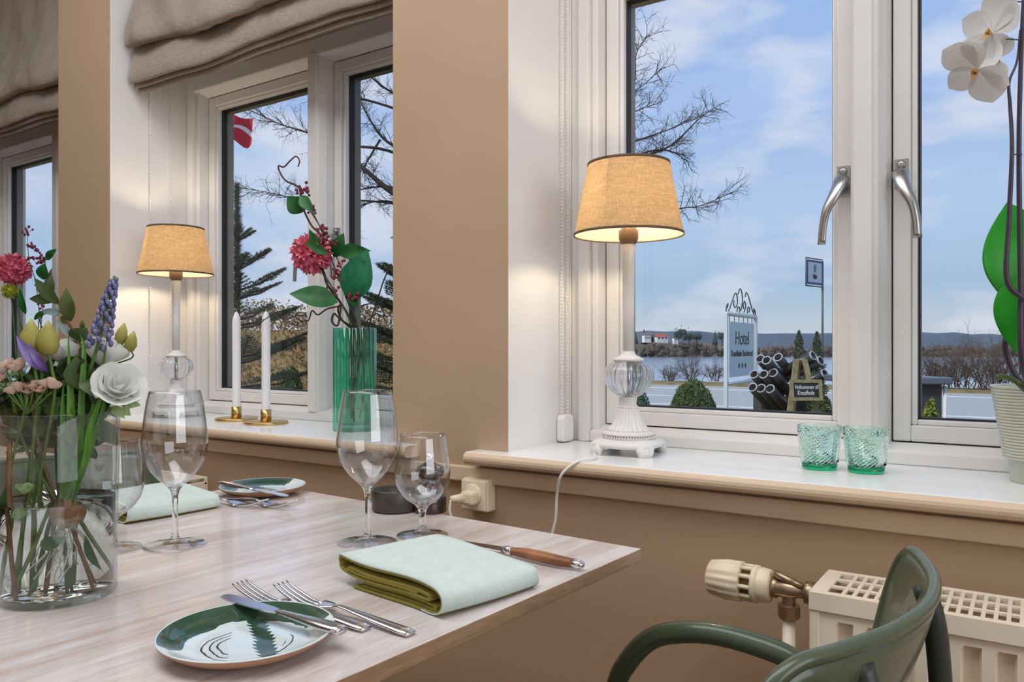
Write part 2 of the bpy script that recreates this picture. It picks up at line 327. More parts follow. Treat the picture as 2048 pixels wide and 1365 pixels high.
def make_window(k, idx):
    x0 = XL0 - P * k; zt = ZT; st = 1.867; sb = ZS + .036
    root = thing('window_%d' % idx, None, None, (x0 + WW / 2, YF, ZS)); root['kind'] = 'structure'
    m = MB()
    for sx in (0, 1):
        a = (lambda t: x0 + t) if not sx else (lambda t: x0 + WW - t)
        def bx(t0, t1, y0): m.box(min(a(t0), a(t1)), max(a(t0), a(t1)), y0, 1.70, ZS, zt)
        bx(0, .022, 1.562); bx(.022, .050, 1.552); bx(.050, .067, 1.566)
    m.box(x0, x0 + WW, 1.562, 1.70, 1.93, zt); m.box(x0, x0 + WW, 1.556, 1.70, st + .012, 1.93)
    # sloping bead round head and ledge on the bottom rail
    M1 = [(1.556, ZS), (1.70, ZS), (1.70, sb), (1.600, sb), (1.566, ZS + .027), (1.556, ZS + .024)]
    Pp = [Vector((x0 + .05, y, z)) for y, z in M1] + [Vector((x0 + WW - .05, y, z)) for y, z in M1]; n = len(M1)
    m.add(Pp, [tuple(range(n)), tuple(reversed(range(n, 2 * n)))] + [(n + i, n + (i + 1) % n, (i + 1) % n, i) for i in range(n)], 0, False)
    M2 = [(1.556, st + .012), (1.60, st), (1.70, st), (1.70, st + .014)]
    Pp = [Vector((x0 + .05, y, z)) for y, z in M2] + [Vector((x0 + WW - .05, y, z)) for y, z in M2]; n = 4
    m.add(Pp, [tuple(range(n)), tuple(reversed(range(n, 2 * n)))] + [(n + i, n + (i + 1) % n, (i + 1) % n, i) for i in range(n)], 0, False)
    m.build('window_frame', GLOSSW, root, True, bevel=.003)
    mm = MB(); xa, xb = x0 + .598, x0 + .661
    poly = [(xa, 1.70), (xa, 1.560), (xa + .006, 1.554), (xa + .036, 1.554), (xa + .040, 1.558), (xa + .046, 1.560), (xa + .058, 1.578), (xb, 1.60), (xb, 1.70)]
    mm.prism(poly, sb - .01, st + .02); mm.build('mullion', GLOSSW, root, True)
    for j, (a, b) in enumerate(((x0 + .067, x0 + .598), (x0 + .661, x0 + WW - .067))):
        s = MB(); g = .0025; a += g; b -= g; z0, z1 = sb + g, st - g; w = .040; yf = 1.600
        def ring(t0, t1, y0, y1, mb):
            mb.box(a + t0, a + t1, y0, y1, z0 + t0, z1 - t0); mb.box(b - t1, b - t0, y0, y1, z0 + t0, z1 - t0)
            mb.box(a + t1, b - t1, y0, y1, z0 + t0, z0 + t1); mb.box(a + t1, b - t1, y0, y1, z1 - t1, z1 - t0)
        ring(0, .030, yf, 1.640, s); ring(.030, w, yf + .007, 1.640, s)
        so_ = s.build('sash', GLOSSW, root, True, bevel=.0025)
        gk = MB(); ring(w - .001, w + .003, 1.622, 1.642, gk); gk.build('glazing_gasket', SEALGAP, so_, True)
        of = MB(); ring(-.004, w + .001, 1.641, 1.668, of); of.build('outer_sash', OUTGREY, so_, True)
        gl = MB().box(a + w, b - w, 1.630, 1.634, z0 + w, z1 - w); gl.build('glass_pane', PANE, so_, True)
        hd = lever(1 if j == 0 else -1); hx = (b - .017) if j == 0 else (a + .015); hz = 1.357
        M = Matrix.Translation((hx, yf, hz)); hd.v = [M @ p for p in hd.v]; hd.build('window_handle', METAL, so_, True)
    sl = MB(); sl.box(x0 + .06, x0 + WW - .06, 1.615, 1.635, sb - .006, sb + .006); sl.box(x0 + .06, x0 + WW - .06, 1.615, 1.635, st - .006, st + .004)
    for q in (x0 + .067, x0 + .598, x0 + .661, x0 + WW - .067): sl.box(q - .004, q + .004, 1.612, 1.635, sb, st)
    sl.build('frame_seal', SEALGAP, root, True)  # dark strip puts the shadow into the gap round the sashes
    return root
for k, idx in ((0, 1), (1, 2), (2, 3), (3, 4)):
    make_window(k, idx); bullnose_sill(XL0 - P * k, 'trim_%d' % (idx + 1))
make_window(-1, 5); bullnose_sill(XL0 + P, 'trim_6')

# blinds -------------------------------------------------------------
def make_blind(x0, seed, label):
    root = thing('roman_blind', label, 'blind', (x0 + WW / 2, 1.37, 1.84), group='roman blinds')
    a, b = x0 + .022, x0 + WW - .02; R = random.Random(seed); ph = [R.uniform(0, 6) for _ in range(8)]
    def layer(name, prof, amp, kk, crease=0):
        m = MB(); nx = 90; pr = smoothpts([(0, y, z) for y, z in prof], 5); n = len(pr)
        zb = min(p.z for p in pr)
        def fn(s, t):
            i = min(n - 1, int(round(t * (n - 1)))); p = pr[i]; x = a + (b - a) * s
            near = max(0, 1 - (p.z - zb) / .16)
            w = amp * (sin(s * 9 + ph[kk]) * .6 + sin(s * 21 + ph[kk + 1]) * .3 + sin(s * 4 + ph[kk + 2]) * .7)
            cr_ = crease * (mn.noise(Vector((s * 9 + p.z * 5, p.z * 4, kk))) + .5 * mn.noise(Vector((s * 22 - p.z * 9, p.z * 9, kk + 4))))
            return Vector((x, p.y + cr_ + w * .5 * near, p.z + w * near))
        m.grid(fn, nx, n - 1); return m.build(name, LINEN, root, True)
    layer('front_panel', [(1.385, 2.40), (1.378, 2.25), (1.365, 2.12), (1.342, 2.03), (1.328, 1.98), (1.330, 1.952), (1.345, 1.945), (1.365, 1.955), (1.375, 1.975)], .018, 0, .016)
    layer('fold', [(1.375, 2.0), (1.362, 1.93), (1.352, 1.885), (1.353, 1.860), (1.362, 1.857), (1.374, 1.868), (1.380, 1.90)], .011, 2, .006)
    layer('fold', [(1.386, 1.94), (1.374, 1.89), (1.368, 1.852), (1.374, 1.845), (1.383, 1.855)], .008, 2, .002)
    layer('fold', [(1.392, 1.94), (1.386, 1.88), (1.382, 1.838), (1.388, 1.834), (1.394, 1.85)], .008, 2, .002)
    MB().box(a, b, 1.375, 1.40, 2.37, 2.418).build('head_rail', WPLAST, root, True)
    return root
make_blind(XL0 - P, 3, 'layered grey-brown linen roman blind above the window with two white candles')
make_blind(XL0 - 2 * P, 8, 'layered linen roman blind at the top left corner, above the leftmost window')
def bead_chain(x, y0, y1, ztop, zbot, label):
    root = thing('bead_chain', label, 'blind chain', (x, (y0 + y1) / 2, zbot), group='white bead chains of the blinds')
    for y in (y0, y1):
        m = MB(); z = zbot
        while z < ztop:
            m.ball((x, y, z), .0027, 6, 4); z += .0078
        m.tube([(x, y, zbot), (x, y, ztop)], .0007, 4); m.build('bead_strand', WPLAST, root, True)
    if zbot < 1:
        m = MB(); w = .010; h0, h1 = ZS + .002, ZS + .062
        poly = [(y0 - .010, h0 + .006), (y0 - .004, h0), (y1 + .006, h0), (y1 + .012, h0 + .006), (y1 + .012, h1 - .008), (y1 + .004, h1), (y0 - .002, h1), (y0 - .010, h1 - .008)]
        poly = [(p, q) for p, q in poly]; n = len(poly)
        Pp = [Vector((x - .009, y, z)) for y, z in poly] + [Vector((x + .009, y, z)) for y, z in poly]
        m.add(Pp, [tuple(reversed(range(n))), tuple(range(n, 2 * n))] + [(i, (i + 1) % n, n + (i + 1) % n, n + i) for i in range(n)], 0, False)
        m.build('chain_tensioner', WPLAST, root, True, bevel=.003)
    return root
bead_chain(XL0 + .010, 1.503, 1.528, 2.41, ZS + .06, 'looped white bead chain running down to a plastic tensioner left of the large lamp')
bead_chain(XL0 - P + .010, 1.43, 1.50, 2.41, ZS + .06, 'white bead chain hanging on the reveal behind the small distant lamp')

# ================================================================== RADIATORS
def radiator(xl, xr, label):
    root = thing('radiator', label, 'radiator', (xl, 1.2, 0)); zt = .693; y0, y1 = 1.138, 1.264
    m = MB(); m.box(xl, xl + .014, y0, y1, .19, zt - .012); m.build('side_panel', RADW, root, True, bevel=.003); m = MB(); m.box(xr - .014, xr, y0, y1, .19, zt - .012); m.build('side_panel', RADW, root, True, bevel=.003)
    m = MB(); zs = [.19, .215, .222, .648, .655, zt - .027]; cols = [(xl + .012, 0)]; x = xl + .034
    while x < xr - .04: cols += [(x, 0), (x + .004, 1), (x + .0195, 1), (x + .0235, 0)]; x += .0375
    cols.append((xr - .012, 0)); P_ = []; F = []
    for xx, g in cols:
        for j, z in enumerate(zs): P_.append(Vector((xx, y0 + .003 + (.011 if g and j in (2, 3) else 0), z)))
    for i in range(len(cols) - 1):
        for j in range(5): F.append((i * 6 + j, (i + 1) * 6 + j, (i + 1) * 6 + j + 1, i * 6 + j + 1))
    m.add(P_, F, 0, False); m.build('front_panel', RADW, root, True)
    m = MB(); m.box(xl, xr, y0 - .002, y0 + .010, zt - .026, zt); m.box(xl, xr, y1 - .010, y1, zt - .020, zt)
    m.box(xl, xl + .022, y0 + .01, y1 - .01, zt - .004, zt); m.box(xr - .022, xr, y0 + .01, y1 - .01, zt - .004, zt)
    m.box(xl, xr, y1 - .002, y1, .19, zt - .02)
    m.build('top_rim', RADW, root, True, bevel=.003)
    m = MB(); x = xl + .04
    while x < xr - .03:
        m.box(x, x + .0048, y0 + .01, y1 - .01, zt - .004, zt - .0005); x += .0138
    for y in (y0 + .040, y0 + .078): m.box(xl + .02, xr - .02, y, y + .009, zt - .004, zt - .0007)
    m.build('top_grille', RADW, root, True)
    m = MB(); x = xl + .03
    while x < xr - .03:
        m.box(x, x + .001, y0 + .03, y1 - .03, .24, zt - .03); x += .02
    m.box(xl + .02, xr - .02, y0 + .02, y0 + .028, .2, zt - .035); m.box(xl + .02, xr - .02, y1 - .03, y1 - .022, .2, zt - .035)
    m.build('convector_fins', RADW, root, True)
    return root
rad1 = radiator(-.262, 1.14, 'cream panel radiator with top grille under the right window, behind the green chair')
rad2 = radiator(-3.1, -1.813, 'cream panel radiator under the window with candles, beyond the table')
m = MB(); RX = Matrix.Rotation(radians(90), 3, 'Y')
m.lathe([(.016, -.004), (.017, .004), (.011, .006), (.011, .010), (.006, .011)], 8, (-1.813, 1.17, .655), RX, smooth=False)
m.build('air_vent_plug', RADW, rad2, True)
vx = Vector((0, 1.20, .671))
valve = thing('radiator_valve', 'cream thermostatic valve with ribbed head on brass fitting left of the right radiator', 'valve', (-.30, 1.20, 0))
m = MB()
def rib(a, j, r, z): return 1 - (.075 if (j in (2, 3, 4) and (math.floor(a / (2 * pi) * 60) % 4 == 0)) else 0)
m.lathe([(.001, -.427), (.022, -.427), (.0265, -.424), (.0305, -.400), (.0305, -.375), (.028, -.3745), (.024, -.374)], 60, vx, RX, rib); m.build('thermostat_head', PLAST, valve, True)
m = MB(); m.lathe([(.019, -.374), (.019, -.358)], 24, vx, RX); m.build('inner_sleeve', SOCK, valve, True)
m = MB()
for i in range(10):
    a = 2 * pi * i / 10; m.tube([vx + Vector((-.376, .025 * cos(a), .025 * sin(a))), vx + Vector((-.354, .025 * cos(a), .025 * sin(a)))], .0035, 6)
m.build('cage_bar', PLAST, valve, True)
m = MB(); m.lathe([(.022, -.358), (.028, -.357), (.0285, -.350), (.025, -.3495), (.0265, -.345), (.0245, -.332), (.020, -.330)], 40, vx, RX, lambda a, j, r, z: 1 - (.03 if (j in (4, 5) and math.floor(a / (2 * pi) * 40) % 5 == 0) else 0)); m.build('collar', PLAST, valve, True)
m = MB(); m.lathe([(.015, -.331), (.016, -.322), (.013, -.320), (.013, -.300), (.010, -.290), (.010, -.282), (.0165, -.281), (.0165, -.268), (.013, -.267), (.013, -.262)], 16, vx, RX)
m.lathe([(.010, 0), (.010, -.022), (.0165, -.023), (.0165, -.040), (.014, -.043)], 8, vx + Vector((-.305, 0, 0)), smooth=False)
m.tube([vx + Vector((-.325, -.004, .022)), vx + Vector((-.285, -.004, .008))], .006, 8); m.build('valve_body', BRONZE, valve, True)
m = MB(); m.tube([vx + Vector((-.305, 0, -.042)), Vector((-.305, 1.20, .0))], .0095, 16); m.build('supply_pipe', RADW, valve, True)
# wall socket --------------------------------------------------------
c = PY(965, 985, YW); x = c.x
sk = thing('wall_socket', 'cream surface-mounted wall socket on the beige wall under the sill', 'socket', (x, YW, c.z - .035))
MB().box(x - .030, x + .034, YW - .030, YW, c.z - .034, c.z + .032).build('socket_box', PLAST, sk, True, bevel=.004)
m = MB().box(x - .028, x + .032, YW - .036, YW - .030, c.z - .031, c.z + .029); m.build('cover_plate', PLAST, sk, True, bevel=.002)
m = MB(); m.lathe([(.020, 0), (.022, .0015), (.018, .003)], 28, (x + .002, YW - .036, c.z + .001), Matrix.Rotation(radians(90), 3, 'X')); m.build('socket_ring', PLAST, sk, True)
pl = thing('power_plug', 'cream plug with cable pushed into the wall socket', 'plug', (x, YW - .06, c.z - .03))
m = MB(); m.box(x - .014, x + .018, YW - .060, YW - .038, c.z - .018, c.z + .010); m.build('plug_body', PLAST, pl, True, bevel=.006)
m = MB().tube([(x - .008, YW - .055, c.z - .004), (x - .022, YW - .078, c.z - .005)], [.010, .007], 12); m.build('plug_neck', PLAST, pl, True)
PLUG = Vector((x - .021, YW - .078, c.z - .006))

# ================================================================== LAMPS
def make_lamp(label, rz):
    r_ = thing('table_lamp', label, 'lamp', (0, 0, 0), 0, 'white table lamps on the window sills')
    m = MB()   # four-footed base plate with scalloped sides
    def sq(a, j, r, z):
        s = abs(cos(2 * (a - rz))); return 1 + .16 * s ** 3 - .02
    m.lathe([(.02, .014), (.060, .014), (.068, .017), (.069, .022), (.064, .027), (.055, .030), (.05, .031), (.02, .031)], 64, fl=sq)
    for i in range(4):
        a = rz + i * pi / 2; d = Vector((cos(a), sin(a), 0)); t = Vector((-sin(a), cos(a), 0))
        for kk in (-1, 0, 1):
            m.tube([d * .066 + t * kk * .010 + Vector((0, 0, .020)), d * .071 + t * kk * .008 + Vector((0, 0, .010)), d * .069 + t * kk * .006 + Vector((0, 0, 0))], [.011, .009, .008], 10)
    m.build('foot', LAMPW, r_)
    m = MB(); m.lathe([(.052, .031), (.053, .034), (.049, .036)], 48)
    for i in range(60):
        a = 2 * pi * i / 60; m.ball((.0525 * cos(a), .0525 * sin(a), .0355), .0021, 6, 4)
    m.lathe([(.047, .036), (.053, .0395), (.052, .043), (.046, .046)], 64, fl=lambda a, j, r, z: 1 + .03 * abs(sin(a * 9)))
    m.build('beaded_ring', LAMPW, r_)
    m = MB(); m.lathe([(.045, .045), (.038, .050), (.030, .060), (.0245, .072), (.0215, .084), (.0195, .091)], 144, fl=lambda a, j, r, z: 1 + .13 * (abs(sin(a * 11)) - .6)); m.build('fluted_bell', LAMPW, r_)
    m = MB(); m.lathe([(.0195, .090), (.021, .0925), (.020, .094), (.0165, .096), (.0155, .104), (.017, .106), (.0165, .1085), (.018, .110), (.0165, .113)], 40); m.build('neck', LAMPW, r_)
    m = MB(); pr = [(.0165, .1125), (.024, .116), (.040, .130), (.0485, .146), (.050, .156), (.047, .168), (.038, .178), (.024, .184)]
    pr = [(p.x, p.z) for p in smoothpts([(r, 0, z) for r, z in pr], 3)]
    inn = [(max(.004, r - .006 - (.004 if i < 4 else 0)), z) for i, (r, z) in enumerate(pr)][::-1]
    m.lathe(pr + inn, 120, fl=lambda a, j, r, z: 1 + .035 * (abs(cos(a * 10)) - .5) * min(1, r / .04), closed=True); m.build('glass_globe', LGLASS, r_)
    m = MB(); m.lathe([(.0045, .11), (.0045, .186)], 14); m.build('inner_rod', METAL, r_)
    m = MB(); m.lathe([(.02, .183), (.030, .184), (.0305, .189), (.024, .192), (.016, .196), (.013, .200), (.0128, .203), (.0112, .204)], 40); m.build('globe_cap', LAMPW, r_)
    m = MB(); m.lathe([(.0112, .203), (.0118, .30), (.0128, .40), (.0138, .412), (.0128, .414), (.0128, .418)], 28); m.build('column', LAMPW, r_)
    m = MB(); m.lathe([(.012, .417), (.017, .421), (.0195, .430), (.0195, .446), (.015, .448), (.013, .47)], 28); m.build('bulb_holder', SOCK, r_)
    m = MB(); m.lathe([(.010, .47), (.014, .48), (.020, .50), (.018, .52), (.006, .528), (.0001, .529)], 20)
    m.build('bulb', THIN, r_)
    m = MB(); m.lathe([(.1085, .437), (.081, .578)], 72); m.f = [f for f in m.f if len(f) == 4]; m.mi = m.mi[:len(m.f)]; m.sm = m.sm[:len(m.f)]
    sh = m.build('lampshade', SHADE, r_)
    m = MB(); m.lathe([(.1076, .4375), (.0802, .5775)], 72); m.f = [f for f in m.f if len(f) == 4]; m.mi = m.mi[:len(m.f)]; m.sm = m.sm[:len(m.f)]
    m.build('shade_lining', SHADEIN, sh)
    TR = bpy.data.materials.get('shade_trim') or weave('shade_trim', (118, 100, 84), (96, 80, 66))
    for rr, zz in ((.1087, .4375), (.0812, .5775)):
        m = MB(); m.lathe([(rr, zz - .0025), (rr + .0012, zz - .0025), (rr + .0008, zz + .0025), (rr - .0004, zz + .0025)], 72, closed=True); m.build('shade_rim', TR, sh)
    m = MB()
    for i in range(3):
        a = i * 2 * pi / 3 + .5; m.tube([(.013 * cos(a), .013 * sin(a), .45), (.085 * cos(a), .085 * sin(a), .565)], .0012, 5)
    m.build('shade_carrier', METAL, sh)
    l = bpy.data.lights.new('lamp_bulb_light', 'POINT'); l.energy = 2.4; l.color = (1, .78, .50); l.shadow_soft_size = .02
    lo = bpy.data.objects.new('lamp_bulb_light', l); COL.objects.link(lo); lo.parent = r_; lo.location = (0, 0, .50)
    return r_
lampA = make_lamp('tall white lamp with lit linen shade and glass ball, large, on the right window sill', radians(52))
lampA.location = PZ(1257, 907, ZS) 
lampB = copy_tree(lampA); lampB['label'] = 'smaller-looking lit linen-shade lamp left of the two candles, on the farther sill'
lampB.location = PZ(352, 834, ZS)
bl = lampA.location
crd = [bl + Vector((-.03, -.02, .006)), bl + Vector((-.045, -.06, .004))]
s1 = PZ(1190, 916, ZS + .004); s2 = PZ(1140, 925, ZS + .004); s2 = Vector((s2.x, 1.262, ZS + .003))
s3 = PY(1123, 950, 1.244); s4 = PY(1114, 990, 1.262); s5 = PY(1109, 1050, 1.27); s6 = Vector((s5.x - .03, 1.27, .64)); s7 = Vector((s5.x - .12, 1.262, .605)); s8 = PLUG + Vector((.02, .02, -.10)); s9 = PLUG + Vector((-.001, 0, -.03))
solo(MB().tube(smoothpts(crd + [s1, s2, s3, s4, s5, s6, s7, s8, s9, PLUG], 6), .0026, 8), 'lamp_cord', WPLAST, 'white cord from the large lamp hanging over the sill edge', 'cord')
b2 = lampB.location
solo(MB().tube(smoothpts([b2 + Vector((-.03, -.02, .004)), b2 + Vector((-.06, -.04, .003)), b2 + Vector((-.10, -.01, .003)), b2 + Vector((-.15, .03, .003))], 5), .0026, 8), 'lamp_cord', WPLAST, 'pale cord lying on the sill left of the farther lamp', 'cord')

# ================================================================== SILL OBJECTS
def candle(u, v, ztop, label, lab2):
    p = PZ(u, v, ZS); hold = thing('candle_holder', lab2, 'candle holder', p, 0, 'brass candle holders')
    MB().lathe([(.001, 0), (.059, 0), (.060, .001), (.060, .0065), (.059, .0075), (.001, .0075)], 48).build('base_disc', BRASS, hold)
    MB().lathe([(.0145, .0075), (.0145, .040), (.0128, .040), (.0125, .020), (.001, .02)], 32).build('candle_cup', BRASS, hold)
    cnd = thing('taper_candle', label, 'candle', p + Vector((0, 0, .0205)), 0, 'white taper candles')
    h = ztop
    MB().lathe([(.0105, 0), (.0118, .012), (.0118, h - .03), (.0105, h - .018), (.0055, h - .004), (.002, h)], 24).build('wax', WAX, cnd)
    MB().tube([(0, 0, h - .003), (.001, 0, h + .007)], .0006, 5).build('wick', WAX, cnd)
candle(473, 841, .295, 'white taper candle on the left brass holder, nearer the lamp', 'left flat brass candle holder, nearer the lamp')
candle(532, 848, .292, 'white taper candle on the right brass holder, nearer the green vase', 'right flat brass candle holder, nearer the green vase')
# green ribbed vase
vp = PZ(709, 861, ZS); gv = thing('green_vase', 'tall emerald green ribbed glass vase on the middle window sill', 'vase', vp)
H = .262; R0 = .054
fl = lambda a, j, r, z: 1 + .075 * (abs(cos(a * 9)) - .6) * (1 if j < 5 else .6)
m = MB().lathe([(.001, .0), (R0 - .004, 0), (R0, .004), (R0, H - .002), (R0 - .002, H), (R0 - .006, H), (R0 - .007, .022), (R0 - .014, .016), (.001, .016)], 180, fl=fl); m.build('vase_body', TTHIN, gv)
# tumblers
def tumbler(u, v, label):
    p = PZ(u, v, ZS); t = thing('glass_tumbler', label, 'glass', p, 0, 'pale green tumblers on the sill')
    n, rows = 26, 8; h = .076; zb = .014
    def prof(z): return .0290 + (.0365 - .0290) * z / h
    m = MB(); Pv = []; nn = n * 2; rr = 2 * rows
    # outer wall with raised zig-zag diamonds
    for j in range(rr + 1):
        z = zb + (h - .012 - zb) * j / rr
        for i in range(nn):
            a = 2 * pi * i / nn; d = .0011 * (1 if (i + j) % 2 == 0 else -.6); r = prof(z) + d; Pv.append(Vector((r * cos(a), r * sin(a), z)))
    for z, r in ((h - .010, prof(h)), (h - .0005, prof(h)), (h, prof(h) - .0008), (h - .0005, prof(h) - .0018), (h * .5, prof(h * .5) - .003), (zb + .001, prof(zb) - .004), (zb - .002, .012), (zb - .002, .0002)):
        for i in range(nn):
            a = 2 * pi * i / nn; Pv.append(Vector((r * cos(a), r * sin(a), z)))
    rows_t = rr + 1 + 8
    Fv = [(j * nn + i, j * nn + (i + 1) % nn, (j + 1) * nn + (i + 1) % nn, (j + 1) * nn + i) for j in range(rows_t - 1) for i in range(nn)]
    # bottom closure of the wall piece
    Pv.append(Vector((0, 0, zb - .0025))); q = len(Pv) - 1
    for i in range(nn): Pv.append(Vector((.0285 * cos(2 * pi * i / nn), .0285 * sin(2 * pi * i / nn), zb - .0025)))
    for i in range(nn): Fv.append((q + 1 + i, q + 1 + (i + 1) % nn, (i + 1) % nn, i)); Fv.append((q, q + 1 + (i + 1) % nn, q + 1 + i))
    m.add(Pv, Fv, 0, False); m.build('tumbler_wall', TEALP, t)
    MB().lathe([(.001, 0), (.027, 0), (.0285, .0015), (.0290, .0112), (.001, .0112)], 52, fl=lambda a, j, r, z: 1 + (.015 * abs(sin(a * 13)) if j == 3 else 0)).build('tumbler_base', TEALB, t)
tumbler(1639, 938, 'pale green diamond-patterned glass tumbler, left of the pair beneath the mullion')
tumbler(1732, 945, 'pale green diamond-patterned glass tumbler, right of the pair, nearer the orchid')

# ================================================================== TABLE
TR_ = radians(-3.3); TZ = .75; TC = Vector((-.459, 1.013, 0)); TWX, TWY = .885, .78
tb = thing('dining_table', 'pale oiled oak dining table laid for two', 'table', TC, TR_)
m = MB(); m.box(-TWX, 0, -TWY, 0, TZ - .018, TZ); k0 = 0
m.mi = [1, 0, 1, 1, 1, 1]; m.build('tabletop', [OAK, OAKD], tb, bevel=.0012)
MB().box(-TWX / 2 - .03, -TWX / 2 + .03, -TWY / 2 - .03, -TWY / 2 + .03, .02, TZ - .03).build('pedestal', CHARC, tb, bevel=.004)
MB().box(-TWX / 2 - .22, -TWX / 2 + .22, -TWY / 2 - .22, -TWY / 2 + .22, 0, .02).build('base_plate', CHARC, tb, bevel=.004)
MB().box(-TWX / 2 - .2, -TWX / 2 + .2, -TWY / 2 - .2, -TWY / 2 + .2, TZ - .03, TZ - .0185).build('mounting_plate', CHARC, tb)
def onT(u, v, h=0): return PZ(u, v, TZ + h)
# wine glasses --------------------------------------------------------
def wine_glass(u, v, label, name, stem, pr, inner, group):
    g = thing(name, label, 'glass', onT(u, v, .0004), 0, group)
    outp = [(p.x, p.z) for p in smoothpts([(r, 0, z) for r, z in pr], 5)]
    inp = [(p.x, p.z) for p in smoothpts([(r, 0, z) for r, z in inner], 5)]
    # foot, solid stem and thin bowl
    ks = min(range(len(outp)), key=lambda k: outp[k][0] if outp[k][1] < stem[1] else 9)
    k0 = next(k for k, q in enumerate(outp) if q[1] > stem[0]); k1 = next(k for k, q in enumerate(outp) if q[1] > stem[1])
    MB().lathe([(.0005, .0002), (outp[0][0], .0002)] + outp[:k0 + 1] + [(.0004, outp[k0][1])], 64).build('foot', THIN, g)
    MB().lathe([(.0004, outp[k0][1])] + outp[k0:k1 + 1] + [(.0004, outp[k1][1])], 32).build('stem', GLASS, g)
    MB().lathe(outp[k1:] + inp, 72).build('bowl', THIN, g)
    return g
OUT = [(.040, 0), (.0425, .001), (.030, .0028), (.013, .0055), (.0055, .012), (.004, .03), (.0038, .055), (.0048, .072), (.010, .0835), (.026, .099), (.0385, .118), (.0440, .140), (.0435, .160), (.0395, .195), (.0345, .2205)]
INN = [(.0337, .2205), (.0387, .195), (.0426, .160), (.0431, .140), (.0376, .1185), (.0250, .1005), (.010, .088), (.0003, .0855)]
wine_glass(350, 1091, 'large clear stemmed wine glass, left of the two, before the small lamp', 'wine_glass', (.010, .083), OUT, INN, 'large wine glasses')
wine_glass(735, 1086, 'large clear stemmed wine glass, right of the two, before the green vase', 'wine_glass', (.010, .083), OUT, INN, 'large wine glasses')
OUW = [(.037, 0), (.0385, .001), (.028, .003), (.012, .006), (.006, .012), (.005, .022), (.006, .036), (.012, .046), (.026, .056), (.0375, .072), (.0415, .088), (.0410, .102), (.0375, .130), (.0345, .152)]
INW = [(.0337, .152), (.0367, .130), (.0401, .102), (.0405, .088), (.0365, .0725), (.0255, .0575), (.012, .050), (.0003, .0485)]
wine_glass(845, 1071, 'short-stemmed clear water glass beside the pepper mill', 'water_glass', (.010, .045), OUW, INW, 'short-stemmed water glasses')
wine_glass(224, 1098, 'short-stemmed clear water glass half hidden behind the flower vase', 'water_glass', (.010, .045), OUW, INW, 'short-stemmed water glasses')
# stoneware dish, pepper mill
p = onT(790, 1021); solo(MB().lathe([(.001, 0), (.036, 0), (.040, .004), (.0405, .036), (.039, .038), (.0375, .038), (.036, .036), (.035, .012), (.001, .010)], 40, p), 'salt_dish', STONE, 'small round dark stoneware dish near the table back edge', 'dish')
p = onT(860, 1024); ml = thing('pepper_mill', 'small dark wooden pepper mill seen through the water glass', 'pepper mill', p)
MB().lathe([(.001, 0), (.0275, 0), (.0285, .002), (.0285, .026), (.0265, .030), (.020, .034), (.016, .042), (.0175, .052), (.0165, .058)], 36).build('mill_body', MILL, ml)
MB().lathe([(.015, .058), (.0225, .063), (.025, .070), (.0225, .078), (.0125, .083), (.007, .086)], 36, fl=lambda a, j, r, z: 1 + .06 * cos(2 * a)).build('mill_head', MILL, ml)
MB().lathe([(.004, .085), (.0055, .089), (.008, .094), (.006, .100), (.0005, .102)], 20).build('top_knob', SILVER, ml)
